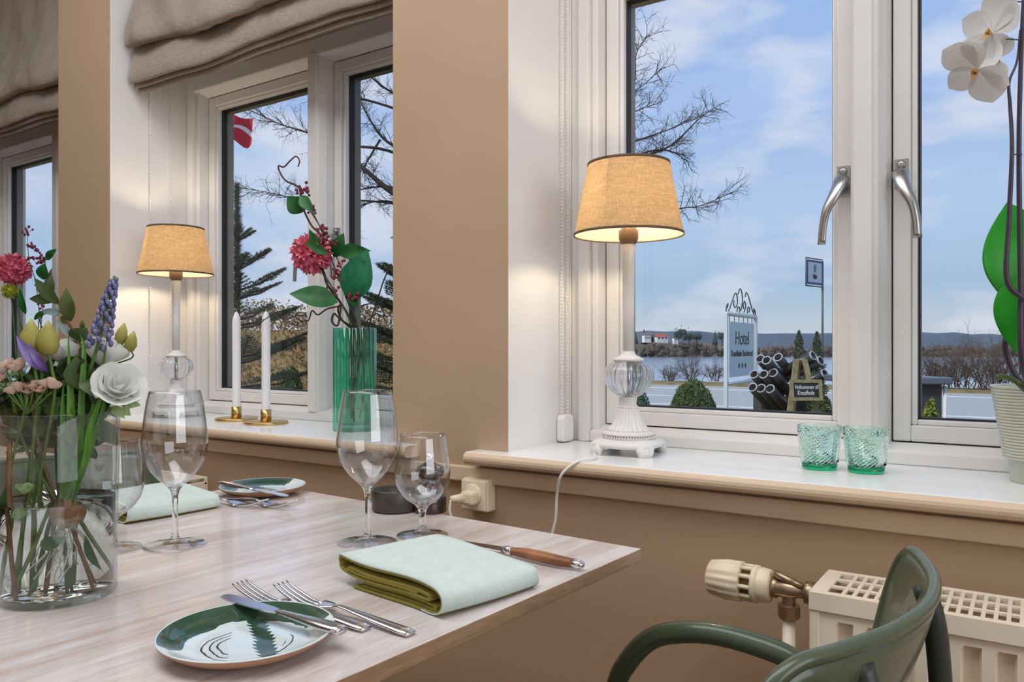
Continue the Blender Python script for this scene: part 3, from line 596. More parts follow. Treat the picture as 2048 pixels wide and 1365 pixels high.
# napkins -------------------------------------------------------------
def napkin(loc, rz, label, sx=1, sy=1):
    nb = thing('folded_napkin', label, 'napkin', loc, rz, 'folded sage green napkins')
    def ribbon(pts, th, y0, y1, name, mt, closed=False):
        pp = smoothpts([(x * sx, 0, z) for x, z in pts], 7); n = len(pp); m = MB(); P_ = []; ny = 8
        nr = []
        for i in range(n):
            t = pp[min(n - 1, i + 1)] - pp[max(0, i - 1)]; nr.append(Vector((-t.z, 0, t.x)).normalized())
        for j in range(ny + 1):
            s = j / ny; y = (y0 + (y1 - y0) * s) * sy
            sag = 1 - .13 * max(0, sin(pi * s)) * 0 - .10 * s * s
            for sg in (1, -1):
                for i in range(n):
                    q = pp[i] + nr[i] * (th * .5 * sg)
                    bul = .0022 * sin(q.x * 30 + s * 3) * min(1, q.z / .02)
                    P_.append(Vector((q.x + .004 * sin(s * 3 + q.z * 80), y + (.004 * sin(q.x * 25)), max(.0006, q.z * sag + bul))))
        def ix(j, sg, i): return (j * 2 + sg) * n + i
        for j in range(ny):
            for i in range(n - 1):
                m.f.append((ix(j, 0, i), ix(j, 0, i + 1), ix(j + 1, 0, i + 1), ix(j + 1, 0, i))); m.mi.append(0); m.sm.append(True)
                m.f.append((ix(j, 1, i), ix(j + 1, 1, i), ix(j + 1, 1, i + 1), ix(j, 1, i + 1))); m.mi.append(1); m.sm.append(True)
            for i in (0, n - 1): m.f.append((ix(j, 0, i), ix(j + 1, 0, i), ix(j + 1, 1, i), ix(j, 1, i))); m.mi.append(1); m.sm.append(False)
        for j in (0, ny):
            for i in range(n - 1): m.f.append((ix(j, 0, i), ix(j, 1, i), ix(j, 1, i + 1), ix(j, 0, i + 1))); m.mi.append(1); m.sm.append(False)
        m.v = P_; return m.build(name, mt, nb)
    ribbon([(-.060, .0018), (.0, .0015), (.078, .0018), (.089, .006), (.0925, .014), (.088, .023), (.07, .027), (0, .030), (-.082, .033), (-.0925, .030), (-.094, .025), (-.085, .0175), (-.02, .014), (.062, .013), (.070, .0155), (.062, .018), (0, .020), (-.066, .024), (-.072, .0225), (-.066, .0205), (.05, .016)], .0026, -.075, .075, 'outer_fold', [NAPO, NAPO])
    # pale outer face lying over the fold
    ribbon([(.060, .0016), (.078, .0012), (.0905, .005), (.0945, .014), (.0895, .0245), (.07, .0290), (0, .0322), (-.083, .0352), (-.0945, .0315)], .0014, -.0755, .0755, 'outer_face', [NAPK, NAPK])
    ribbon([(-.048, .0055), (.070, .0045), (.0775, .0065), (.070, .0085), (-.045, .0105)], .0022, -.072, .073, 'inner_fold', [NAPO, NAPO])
    return nb
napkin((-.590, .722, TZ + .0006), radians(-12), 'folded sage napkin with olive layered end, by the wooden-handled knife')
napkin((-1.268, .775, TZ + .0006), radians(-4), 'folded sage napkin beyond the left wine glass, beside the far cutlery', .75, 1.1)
# plates --------------------------------------------------------------
GP = mat('glazed_plate', (225, 232, 234), .12, coat=.5)
def plate_material():
    t = GP.node_tree; b = t.nodes['Principled BSDF']; tcn = N(t, 'ShaderNodeTexCoord'); sp = N(t, 'ShaderNodeSeparateXYZ'); t.links.new(tcn.outputs['Object'], sp.inputs[0])
    def mth(op, a, b_=None, c_=None):
        n = N(t, 'ShaderNodeMath', operation=op)
        for i, q in enumerate((a, b_, c_)):
            if q is None: continue
            if isinstance(q, (int, float)): n.inputs[i].default_value = q
            else: t.links.new(q, n.inputs[i])
        return n.outputs[0]
    X, Y = sp.outputs[0], sp.outputs[1]
    r = mth('SQRT', mth('ADD', mth('MULTIPLY', X, X), mth('MULTIPLY', Y, Y)))
    nzn = N(t, 'ShaderNodeTexNoise'); nzn.inputs['Scale'].default_value = 30; nzn.inputs['Detail'].default_value = 3; t.links.new(tcn.outputs['Object'], nzn.inputs['Vector'])
    dn = mth('MULTIPLY', mth('SUBTRACT', nzn.outputs[0], .5), .012)
    rn = mth('ADD', r, dn)
    Xo = mth('SUBTRACT', X, .004); Yo = mth('ADD', Y, .008); ro = mth('ADD', mth('SQRT', mth('ADD', mth('MULTIPLY', Xo, Xo), mth('MULTIPLY', Yo, Yo))), dn)
    rings = mth('LESS_THAN', mth('SINE', mth('MULTIPLY', ro, 900)), -.70)
    mid = mth('MULTIPLY', mth('GREATER_THAN', ro, .020), mth('LESS_THAN', ro, .046))
    side = mth('MAXIMUM', mth('LESS_THAN', mth('ADD', X, mth('MULTIPLY', Y, .3)), -.016), mth('GREATER_THAN', X, .036))
    ringm = mth('MULTIPLY', mth('MULTIPLY', rings, mid), side)
    rim = mth('MULTIPLY', mth('GREATER_THAN', mth('ADD', rn, mth('MULTIPLY', dn, 1.5)), .053), mth('LESS_THAN', r, .0785))
    half = mth('GREATER_THAN', mth('ADD', mth('ADD', mth('MULTIPLY', Y, .82), mth('MULTIPLY', X, -.5)), mth('MULTIPLY', dn, 2)), -.002)
    rim = mth('MULTIPLY', rim, half)
    saw = mth('MULTIPLY', mth('FRACT', mth('MULTIPLY', Y, 120)), .005)
    bar = mth('LESS_THAN', mth('ABSOLUTE', mth('ADD', mth('SUBTRACT', mth('ADD', X, mth('MULTIPLY', Y, .45)), .016), dn)), mth('ADD', .007, saw))
    bar = mth('MULTIPLY', mth('MULTIPLY', bar, mth('LESS_THAN', r, .066)), mth('GREATER_THAN', Y, -.042))
    g = mth('MINIMUM', mth('ADD', rim, bar), 1)
    a = N(t, 'ShaderNodeMix', data_type='RGBA'); a.inputs['A'].default_value = rgba((214, 224, 226)); a.inputs['B'].default_value = rgba((52, 62, 56)); t.links.new(ringm, a.inputs['Factor'])
    c3 = N(t, 'ShaderNodeMix', data_type='RGBA'); c3.inputs['B'].default_value = rgba((50, 78, 62)); t.links.new(a.outputs['Result'], c3.inputs['A']); t.links.new(g, c3.inputs['Factor'])
    t.links.new(c3.outputs['Result'], b.inputs['Base Color'])
plate_material()
def side_plate(loc, rz, label):
    q = thing('side_plate', label, 'plate', loc, rz, 'hand-glazed side plates')
    MB().lathe([(.0001, .0055), (.04, .0055), (.055, .0065), (.068, .0105), (.079, .0175), (.0803, .0175), (.0803, .0165)], 72, cap=False).build('glazed_face', GP, q)
    MB().lathe([(.0803, .0168), (.0795, .0145), (.068, .0065), (.052, .0015), (.048, 0), (.044, .0008), (.001, .002)], 72, cap=False).build('clay_underside', EARTH, q)
    return q
sp1 = PZ(495, 1258, TZ + .0175); side_plate((sp1.x, sp1.y, TZ + .0005), YAW, 'round white plate with green glaze in the foreground')
sp2 = PZ(526, 970, TZ + .0175); side_plate((sp2.x, sp2.y, TZ + .0005), YAW + radians(30), 'round white plate with green glaze at the far back of the table')
# cutlery -------------------------------------------------------------
def fork(tip, end, label):
    tip = Vector(tip); end = Vector(end); mid = (tip + end) / 2; L = (tip - end).length; ang = math.atan2(tip.y - end.y, tip.x - end.x)
    f = thing('fork', label, 'fork', (end.x, end.y, TZ), ang, 'silver forks')
    m = MB()
    for i in range(4):
        y = (i - 1.5) * .0062
        m.tube(smoothpts([(L - .062, y * .9, .0035), (L - .045, y, .0045), (L - .02, y, .0105), (L, y * .96, .0175)], 3), [.0017] * 8 + [.0012, .0006], 6)
    m.build('tines', SILVER, f)
    m = MB()
    def fn(s, t):
        x = L - .060 - s * .030; w = .0112 * (1 - s) ** .6 + .003 ; q = (t - .5) * 2
        return Vector((x, q * w, .0035 + .004 * s + .0012 * q * q))
    m.grid(fn, 8, 6); m.build('fork_shoulder', SILVER, f, solid=.0016)
    m = MB(); pts = smoothpts([(L - .088, 0, .0075), (L * .5, 0, .010), (L * .3, 0, .007), (.0, 0, .003)], 5); n = len(pts)
    m.tube(pts, [.0032 if i / n < .35 else .0032 + .0062 * ((i / n - .35) / .65) ** .9 * (1 if i < n - 1 else .7) for i in range(n)], 14, flat=.38); m.build('handle', SILVER, f)
    return f
fork(onT(478, 1164, .0175), onT(733, 1258, .003), 'fork whose tines lie leftmost, passing behind the foreground plate knife')
fork(onT(560, 1166, .0175), onT(822, 1268, .003), 'fork with its long handle right of the foreground plate')
fork(onT(530, 1000, .0175), Vector((-1.322, .866, TZ + .003)), 'nearer-left fork beside the far plate, tines pointing right')
fork(onT(587, 1003, .0175), Vector((-1.275, .912, TZ + .003)), 'fork closest to the far plate rim, tines reaching furthest right')
def table_knife(a, b, label):
    a = Vector(a); b = Vector(b); d = b - a; L = d.length
    k = thing('butter_knife', label, 'knife', a, 0, 'silver butter knives'); k.rotation_euler = (0, -math.asin(d.z / L), math.atan2(d.y, d.x))
    m = MB(); n = 12; poly = []
    up_ = [(L * .50, .0045), (L * .56, .007), (L * .7, .0085), (L * .9, .0095), (L * .98, .007), (L, .001)]; lo_ = [(L * .98, -.004), (L * .9, -.0065), (L * .6, -.006), (L * .50, -.0045)]
    m.prism(up_ + lo_, -.0007, .0007); m.build('blade', SILVER, k)
    m = MB(); pts = interp(Vector((L * .51, 0, 0)), Vector((0, 0, 0)), 14); m.tube(pts, [.0045 + .0045 * math.sin(i / 13 * pi * .62) ** 2 * (1 if i < 13 else .75) for i in range(14)], 14, flat=.5); m.build('handle', SILVER, k)
table_knife(onT(684, 1262, .020), onT(448, 1191, .020), 'butter knife laid across the foreground plate')
table_knife(onT(442, 966, .024), onT(574, 993, .021), 'butter knife laid across the far plate')
a = onT(1160, 1134, .005); b = onT(893, 1085, .004); L = (b - a).length
kn = thing('steak_knife', 'steak knife with curved wooden handle right of the near napkin', 'knife', (a.x, a.y, TZ), math.atan2(b.y - a.y, b.x - a.x))
m = MB(); pts = smoothpts([(.010, .002, .0085), (.03, .004, .009), (.06, .001, .009), (.09, -.002, .0085), (.108, 0, .0085)], 5); n = len(pts)
m.tube(pts, [.0072 + .0028 * sin(pi * i / n) - (.002 * i / n) for i in range(n)], 14, flat=.8); m.build('wooden_handle', KWOOD, kn)
MB().tube([(-.006, .001, .0075), (0, .0015, .0080), (.012, .002, .0085)], [.004, .0075, .0072], 14, flat=.8).build('end_cap', SILVER, kn)
MB().tube([(.106, 0, .0085), (.112, 0, .0085), (.122, 0, .0085)], [.0062, .0068, .004], 14).build('bolster', SILVER, kn)
MB().prism([(.118, .004), (L, .001), (L * .97, -.003), (.13, -.011), (.118, -.006)], .0075, .0090).build('blade', BLADE, kn)

# ================================================================== CHAIRS
CHL = Vector((-.522, .861, 0)); CHR = radians(-4)
def chair_plane(u, v, yl, dz):   # the sight line meets the chair's own upright plane at sideways offset yl
    Mi = Matrix.Rotation(-CHR, 3, 'Z'); o = Mi @ (EYE - CHL); d = Mi @ ray(u, v); p_ = o + d * ((yl - o.y) / d.y); return (p_.x, yl, p_.z - dz)
ARM = [(.335, .20, .640)] + [chair_plane(u, v, yl, .015) for u, v, yl in ((1640, 1320, .192), (1550, 1280, .182), (1450, 1250, .178), (1375, 1243, .176), (1305, 1256, .175), (1255, 1305, .176), (1230, 1365, .178))]
ARM += [(ARM[-1][0] - .02, .185, .40), (ARM[-1][0] - .03, .20, 0)]
def make_chair(label):
    c = thing('dining_chair', label, 'chair', (0, 0, 0), 0, 'sage green dining chairs')
    # local frame: sitter faces -X, y = left/right, backrest near x=.42
    half = [(-.102, .238, .655), (-.090, .246, .715), (-.074, .238, .763), (-.056, .214, .787), (-.035, .170, .790), (-.010, .090, .790), (0, 0, .790)]
    full = half + [(x, -y, z) for x, y, z in half[-2::-1]]
    rim = smoothpts([(x + .44, y, z) for x, y, z in full], 6); nr = len(rim)
    low = smoothpts([(x + .44 - .045 - .05 * (1 - abs(y) / .25), y * (.93 if abs(y) > .2 else .95), .60 - .01 * (1 - abs(y) / .24)) for x, y, z in full], 6)
    def shell(s_, t):
        i = min(nr - 1, int(round(s_ * (nr - 1)))); a_ = rim[i]; b_ = low[i]; q = a_.lerp(b_, t); q.x += .012 * sin(pi * t); return q
    m = MB(); m.grid(shell, nr - 1, 10)
    m.build('backrest', SAGE, c, solid=.011)
    m = MB(); m.tube(rim, .0068, 12); m.build('backrest_rim', SAGE, c)
    m = MB()
    def seat(s, t):
        x = -.02 + .41 * s; y = (t - .5) * (.44 - .05 * s); return Vector((x, y, .455 + .012 * ((t - .5) * 2) ** 2 - .006 * sin(pi * s)))
    m.grid(seat, 12, 10); m.build('seat', SAGE, c, solid=.022, bevel=.006)
    for sy in (-1, 1):
        m = MB(); m.tube(smoothpts([(x, y * sy, z) for x, y, z in ARM], 6), .0150, 14, flat=1.0); m.build('arm', SAGE, c)
        m = MB(); y = .15 * sy; m.tube(smoothpts([(.412, y * .9, .770), (.424, y * .92, .72), (.430, y * .95, .60), (.425, y * 1.0, .46), (.45, y * 1.2, .0)], 6), .012, 12); m.build('leg', CHARC, c)
    return c
ch = make_chair('sage green rounded-back armchair at the right end of the table, before the radiator'); ch.location = CHL; ch.rotation_euler = (0, 0, CHR)
c2 = copy_tree(ch); c2['label'] = 'grey-green armchair at the far left end of the table, behind the flower vase'; c2.location = (-1.36, .80, 0); c2.rotation_euler = (0, 0, pi - .04)

# ================================================================== FLOWERS
GRN = mat('leaf_green', (38, 110, 48), .45, c2=(24, 80, 34), vs_=40)
GRNB = mat('fabric_leaf_teal', (30, 130, 86), .45, c2=(18, 98, 62), vs_=60)
DGRN = mat('dark_leaf', (70, 92, 44), .5, c2=(44, 64, 30), vs_=40)
BLADEG = mat('blade_leaf_green', (104, 160, 62), .4, c2=(64, 120, 40), vs_=30, stretch=(6, 6, .5), transl=.25)
OLIVE = mat('olive_leaf', (86, 100, 46), .5, c2=(58, 74, 34), vs_=40)
GLAUC = mat('grey_blue_leaf', (130, 150, 152), .5)
STEMG = mat('stem_green', (96, 128, 58), .5, c2=(70, 100, 44), vs_=60)
STEMB = mat('stem_brown', (150, 106, 66), .6, c2=(104, 72, 48), vs_=60)
TWIG = mat('brown_twig', (84, 56, 46), .55, c2=(52, 36, 32), vs_=60)
BERRY = mat('berry_red', (150, 62, 82), .3, c2=(112, 36, 56), vs_=80)
PINK = mat('peony_pink', (238, 138, 160), .55, c2=(214, 92, 118), vs_=60)
LIME = mat('lime_pompom', (150, 160, 40), .6)
WPET = mat('white_petal', (236, 236, 236), .5, c2=(222, 226, 216), vs_=30, transl=.3)
PEACH = mat('peach_petal', (232, 210, 194), .5, c2=(214, 184, 164), vs_=40, transl=.2)
BUDY = mat('yellow_green_bud', (170, 158, 84), .5, c2=(140, 138, 60), vs_=30)
SEPAL = mat('pale_green_sepal', (170, 196, 140), .5, c2=(120, 160, 80), vs_=40)
MUSC = mat('grape_hyacinth_blue', (128, 132, 178), .5, c2=(78, 82, 128), vs_=120)
IRIS = mat('violet_petal', (84, 48, 134), .5, c2=(150, 140, 200), vs_=40)
BULB = mat('brown_bulb_skin', (186, 136, 92), .5, c2=(150, 98, 58), vs_=50, stretch=(4, 4, 1))
RNG = random.Random(11)
def pompom(c, r, n, w, L, mt, name, parent, spread=1):
    m = MB(); c = Vector(c)
    for i in range(n):
        z = 1 - 2 * (i + .5) / n; a = i * 2.39996; q = math.sqrt(1 - z * z); d = Vector((q * cos(a), q * sin(a), z))
        d = (d + Vector((RNG.gauss(0, .1), RNG.gauss(0, .1), RNG.gauss(0, .1)))).normalized(); rr = r * RNG.uniform(.86, 1.04)
        m.leaf(c + d * r * .35, c + d * rr, w, (RNG.gauss(0, 1), RNG.gauss(0, 1), RNG.gauss(0, 1)), bend=.1, cup=.5, n=4, peak=.72, tip=.7)
    m.ball(c, r * .62, 12, 8); return m.build(name, mt, parent, True)
def rose(c, ax, r, mt, name, parent, rings=((.30, 3, .2), (.55, 4, .45), (.8, 5, .8), (1.0, 6, 1.25))):
    c = Vector(c); R = rot_to(ax); m = MB()
    for ri, (f, n, op) in enumerate(rings):
        for k in range(n):
            a0 = 2 * pi * k / n + ri * .7; wa = 2 * pi / n * .72
            def fn(s, t):
                a = a0 + (t - .5) * 2 * wa; h = s * (.95 - .25 * f); rr = r * f * (sin(s * pi / 2) ** .8 * .75 + .28 * s ** 3 * op) * (1 - .05 * (t - .5) ** 2)
                edge = 1 - .35 * ((t - .5) * 2) ** 2 * s
                return c + R @ Vector((rr * cos(a), rr * sin(a), r * (h * edge * 1.15 - .45 + .03 * sin(a * 9) * s)))
            m.grid(fn, 7, 8)
    return m.build(name, mt, parent, True)
def tubeobj(pts, r, name, mt, parent, n=8, k=6, flat=None, label=None):
    pp = smoothpts(pts, k)
    rr = r if not hasattr(r, '__len__') else [r[0] + (r[1] - r[0]) * i / (len(pp) - 1) for i in range(len(pp))]
    o = MB().tube(pp, rr, n, flat=flat).build(name, mt, parent, True)
    if label: o['label'] = label
    return o
VD = 2.01
def Q(u, v, dd=0): return PD(u, v, VD + dd)
TOC = -FW  # towards the camera
# --- arrangement in the tall green vase
base = Vector((vp.x, vp.y, ZS + .02))
pe = thing('peony_stem', 'pink pompom flower with long stem in the tall green vase', 'flower', base)
tubeobj([base + Vector((-.01, 0, .01)), Q(712, 760, .0), Q(706, 662, 0), Q(672, 590, -.01), Q(632, 520, -.02)], .0018, 'stem', STEMG, pe)
pompom(Q(623, 508, -.03), .057, 300, .013, .03, PINK, 'flower_head', pe)
hz = thing('twisted_branch', 'curly brown contorted branch rising from the tall green vase', 'branch', base)
tubeobj([base, Q(705, 780, .01), Q(722, 690, .01), Q(690, 620, 0), Q(655, 570, -.03), Q(648, 545, -.03), Q(634, 520, -.03), Q(647, 500, -.03), Q(643, 472, -.04), Q(622, 450, -.03), Q(604, 410, -.02), Q(598, 376, -.02), Q(572, 362, -.01), Q(560, 345, 0), Q(557, 332, 0), Q(568, 334, 0), Q(580, 322, 0), Q(592, 313, 0), Q(599, 322, 0), Q(596, 334, 0)], (.0034, .0017), 'stem', TWIG, hz)
tubeobj([Q(706, 660, 0), Q(684, 640, 0), Q(676, 620, -.02), Q(682, 610, -.02), Q(676, 650, -.03), Q(664, 644, -.03), Q(668, 628, -.03), Q(682, 640, -.03), Q(705, 655, -.01)], .0026, 'curled_shoot', TWIG, hz)
tubeobj([Q(683, 612, -.02), Q(655, 618, -.03), Q(636, 630, -.04), Q(624, 622, -.05), Q(616, 642, -.06), Q(598, 640, -.06), Q(592, 632, -.06), Q(612, 630, -.06), Q(600, 626, -.07), Q(575, 638, -.07), Q(552, 626, -.08), Q(528, 640, -.09), Q(516, 638, -.1)], (.0022, .0012), 'side_shoot', TWIG, hz)
tubeobj([Q(528, 640, -.09), Q(523, 646, -.09), Q(517, 654, -.09)], .0011, 'side_shoot', TWIG, hz)
tubeobj([Q(646, 545, -.03), Q(655, 572, -.04), Q(643, 590, -.04)], .0026, 'side_shoot', TWIG, hz)
br = thing('berry_branch', 'branch of small dark red berries in the tall green vase', 'berry branch', base)
tubeobj([base + Vector((.01, .01, .01)), Q(728, 770, 0), Q(718, 668, 0), Q(690, 590, -.02), Q(665, 525, -.03), Q(640, 455, -.03), Q(616, 410, -.03), Q(600, 386, -.03)], (.0022, .0011), 'stem', TWIG, br)
def berries(parent, pts, D, n, spread, r=.0042, dd=-.035, mt=BERRY):
    m = MB(); R = random.Random(5)
    for (u, v) in pts:
        c = PD(u, v, D + dd)
        for i in range(n):
            q = c + Vector((R.gauss(0, spread), R.gauss(0, spread), R.gauss(0, spread))); m.ball(q, r * R.uniform(.8, 1.1), 8, 6); m.tube([c, q], .0007, 4, cap=False)
        b = m.build('berries', mt, parent, True); m = MB()
berries(br, [(602, 384), (610, 380), (619, 412), (627, 420), (642, 455), (648, 466), (652, 478), (664, 488), (672, 545), (678, 556), (686, 560), (672, 584), (700, 596), (708, 592), (682, 530)], VD, 7, .007)
def leaves(parent, arr, mt, D=VD, name='leaf', cup=.2):
    for (a, b, w, up, dd) in arr:
        MB().leaf(PD(*a, D + dd), PD(*b, D + dd - .02), w, up, bend=.08, cup=cup, n=9).build(name, mt, parent, True)
lf = thing('leafy_branch', 'branch with broad serrated green fabric leaves in the tall green vase', 'branch', base)
tubeobj([base + Vector((.0, -.012, .01)), Q(700, 760, 0), Q(716, 662, 0), Q(698, 600, 0), Q(684, 540, 0), Q(650, 470, 0), Q(606, 400, 0)], (.0022, .0014), 'stem', STEMG, lf)
leaves(lf, [((606, 425), (574, 392), .05, TOC, -.01), ((600, 392), (628, 426), .03, TOC, -.04), ((676, 505), (742, 502), .04, TOC + RT, -.01)], GRN)
leaves(lf, [((700, 602), (736, 498), .085, TOC, -.02)], GRNB)
leaves(lf, [((668, 515), (688, 466), .040, TOC, .0)], GRN)
leaves(lf, [((676, 605), (578, 588), .058, TOC + UP * .4, -.05), ((694, 570), (716, 620), .032, TOC, 0), ((640, 500), (618, 458), .024, TOC, -.06), ((656, 508), (608, 484), .022, TOC, -.09)], GRN)
tubeobj([Q(735, 660, .01), Q(758, 590, .01), Q(768, 560, .01), Q(782, 528, .01)], .0018, 'side_twig', TWIG, hz)
tubeobj([Q(722, 650, .0), Q(738, 640, .0), Q(752, 628, 0), Q(768, 634, 0), Q(760, 612, 0), Q(740, 608, 0), Q(722, 612, 0)], .0014, 'side_shoot', TWIG, hz)
# --- bowl-vase arrangement on the leftmost sill
v3 = PZ(38, 806, ZS); v3v = thing('glass_bowl_vase', 'short aqua glass vase on the leftmost sill, mostly behind the bouquet', 'vase', v3)
MB().lathe([(.001, 0), (.066, 0), (.074, .006), (.076, .06), (.072, .118), (.0705, .118), (.073, .06), (.068, .012), (.001, .008)], 64).build('vase_body', ATHIN, v3v)
D3 = 2.93
def Q3(u, v, dd=0): return PD(u, v, D3 + dd)
b3 = v3 + Vector((0, 0, .012))
p3 = thing('peony_stem', 'pink pompom flower at the far left edge, on the leftmost sill', 'flower', b3)
tubeobj([b3, Q3(38, 745), Q3(40, 640), Q3(30, 560)], .002, 'stem', STEMG, p3)
pompom(Q3(27, 540), .066, 280, .016, .03, PINK, 'flower_head', p3)
g3 = thing('pompom_stem', 'lime green spiky pompom flower below the pink one at far left', 'flower', b3)
tubeobj([b3 + Vector((.01, 0, 0)), Q3(34, 745), Q3(28, 650), Q3(22, 590)], .002, 'stem', STEMG, g3)
pompom(Q3(20, 583, -.02), .033, 160, .005, .02, LIME, 'flower_head', g3)
q3 = thing('berry_branch', 'thin branch of purple berries above the pink flower at far left', 'berry branch', b3)
tubeobj([b3, Q3(60, 745), Q3(78, 640), Q3(70, 560), Q3(58, 520), Q3(54, 462)], (.0022, .001), 'stem', TWIG, q3)
berries(q3, [(54, 468), (58, 492), (72, 500), (62, 515), (84, 520), (76, 515), (88, 602), (84, 610)], D3, 8, .010, .0052, 0)
l3 = thing('leafy_branch', 'green leafy stem left of the pillar, on the leftmost sill', 'branch', b3)
tubeobj([b3, Q3(62, 745), Q3(82, 650), Q3(88, 580), Q3(92, 510)], (.0022, .001), 'stem', STEMG, l3)
leaves(l3, [((86, 560), (90, 526), .05, TOC, 0), ((92, 520), (114, 498), .03, TOC, 0), ((52, 630), (40, 576), .028, TOC, -.03), ((68, 640), (96, 618), .02, TOC, 0)], GRN, D3)
w3 = thing('twisted_branch', 'curly dark contorted branch on the leftmost sill', 'branch', b3)
tubeobj([b3, Q3(70, 745), Q3(92, 690), Q3(80, 640), Q3(100, 625), Q3(116, 632)], (.003, .0015), 'stem', TWIG, w3)
tubeobj([Q3(74, 730), Q3(56, 700), Q3(40, 640), Q3(38, 615), Q3(48, 606), Q3(30, 615)], .0016, 'side_shoot', TWIG, w3)

# --- the bouquet on the table
BD = .894
def B(u, v, dd=0): return PD(u, v, BD + dd)
gb = onT(116, 1189, .0006)
gvz = thing('cylinder_vase', 'clear glass cylinder vase half full of water at the left front of the table', 'vase', gb)
MB().lathe([(.0005, 0), (.058, 0), (.0605, .002), (.0618, .1), (.0640, .2085), (.0634, .2095), (.0615, .2085), (.0592, .1), (.0580, .010), (.056, .007), (.0005, .0065)], 96).build('vase_body', VTHIN, gvz)
wt = MB().lathe([(.0005, .0068), (.0555, .0073), (.0577, .0102), (.0590, .110), (.058, .1092), (.0005, .1090)], 80); wo = wt.build('vase_water', WATER, None); wo.location = gb; tag(wo, 'clear water standing in the cylinder vase', 'water', kind='stuff')
GC = gb
def V(x, y, z): return gb + RT * x + FW * y + UP * z     # x right, y away, z up, metres from the vase foot
def flower(name, label, stem, r=.0018, mt=STEMG):
    t = thing(name, label, 'flower', stem[0]); tubeobj(stem, r, 'stem', mt, t, k=5); return t
# blue grape hyacinth with its bulb
gh = flower('grape_hyacinth', 'blue grape hyacinth rising tallest from the bouquet, its bulb in the water', [V(.018, -.012, .100), V(.022, -.014, .14), B(158, 830, -.02), B(176, 755, -.02), B(196, 690, -.02), B(212, 620, -.02), B(229, 552, -.02)], (.0028, .0014))
bp = V(.017, -.012, .088)
MB().lathe([(.0015, -.019), (.010, -.017), (.0175, -.009), (.020, 0), (.017, .010), (.010, .016), (.005, .021), (.004, .028)], 28, bp, rot_to((.1, 0, 1)) * .82, fl=lambda a, j, r, z: 1 + .05 * sin(a * 3)).build('bulb', BULB, gh, True)
m = MB()
for i in range(26):
    a = RNG.uniform(0, 6.28); q = [bp + Vector((.006 * cos(a), .006 * sin(a), -.017))]
    for k in range(5): q.append(q[-1] + Vector((cos(a) * .004 + RNG.gauss(0, .003), sin(a) * .004 + RNG.gauss(0, .003), -.008 + RNG.gauss(0, .002))))
    m.tube(smoothpts(q, 3), .0006, 4)
m.build('roots', WPET, gh, True)
stp = [B(196, 690, -.02), B(212, 620, -.02), B(229, 552, -.02)]; sp_ = smoothpts(stp, 20); m = MB(); n = len(sp_)
for i in range(64):
    f = (i / 64) ** .8; p_ = sp_[min(n - 1, int(f * (n - 1)))]; a = i * 2.4; rad = .0125 * (1 - f * .75)
    d = Vector((cos(a), sin(a), -.25)); c_ = p_ + d * rad; m.ball(c_ + Vector((0, 0, -.0015)), .0030 * (1 - .3 * f), 7, 5, (1, 1, 1.5)); m.tube([p_, c_], .0005, 4, cap=False)
m.build('flower_bells', MUSC, gh, True)
# blade leaves
def blade(pts, w, label=None, mt=BLADEG):
    pp = smoothpts(pts, 6); n = len(pp); m = MB()
    t0 = blades
    def fn(s, t):
        i = min(n - 1, int(round(s * (n - 1)))); p_ = pp[i]; d = (pp[min(n - 1, i + 1)] - pp[max(0, i - 1)]).normalized(); sd = d.cross(TOC + RT * .2).normalized()
        ww = .78 * w * (1 - s ** 3) * (.6 + .4 * min(1, s * 3)); q = (t - .5) * 2
        return p_ + sd * (q * ww / 2) + TOC * (-.12 * w * (1 - abs(q)))
    m.grid(fn, n - 1, 4); return m.build('blade_leaf', mt, t0, True)
blades = thing('hyacinth_foliage', 'tuft of long bright green blade leaves in the middle of the cylinder vase', 'foliage', V(.015, -.014, .11))
for pts, w in (([V(.014, -.016, .112), B(140, 880, -.03), B(141, 790, -.03), B(136, 672, -.02)], .013), ([V(.018, -.018, .112), B(160, 880, -.035), B(163, 800, -.035), B(168, 700, -.03), B(160, 668, -.03)], .010),
    ([V(.020, -.014, .112), B(176, 870, -.03), B(196, 780, -.03), B(214, 682, -.03)], .010), ([V(.022, -.010, .112), B(180, 900, -.02), B(206, 820, -.02), B(224, 740, -.01)], .008),
    ([V(.012, -.014, .112), B(127, 900, -.03), B(125, 830, -.03), B(128, 750, -.03)], .009), ([V(.020, -.020, .112), B(168, 930, -.04), B(180, 860, -.04), B(200, 800, -.04), B(208, 750, -.04)], .009),
    ([V(.016, -.012, .112), B(150, 900, -.01), B(152, 820, -.01), B(150, 730, -.01)], .012)): blade(pts, w)
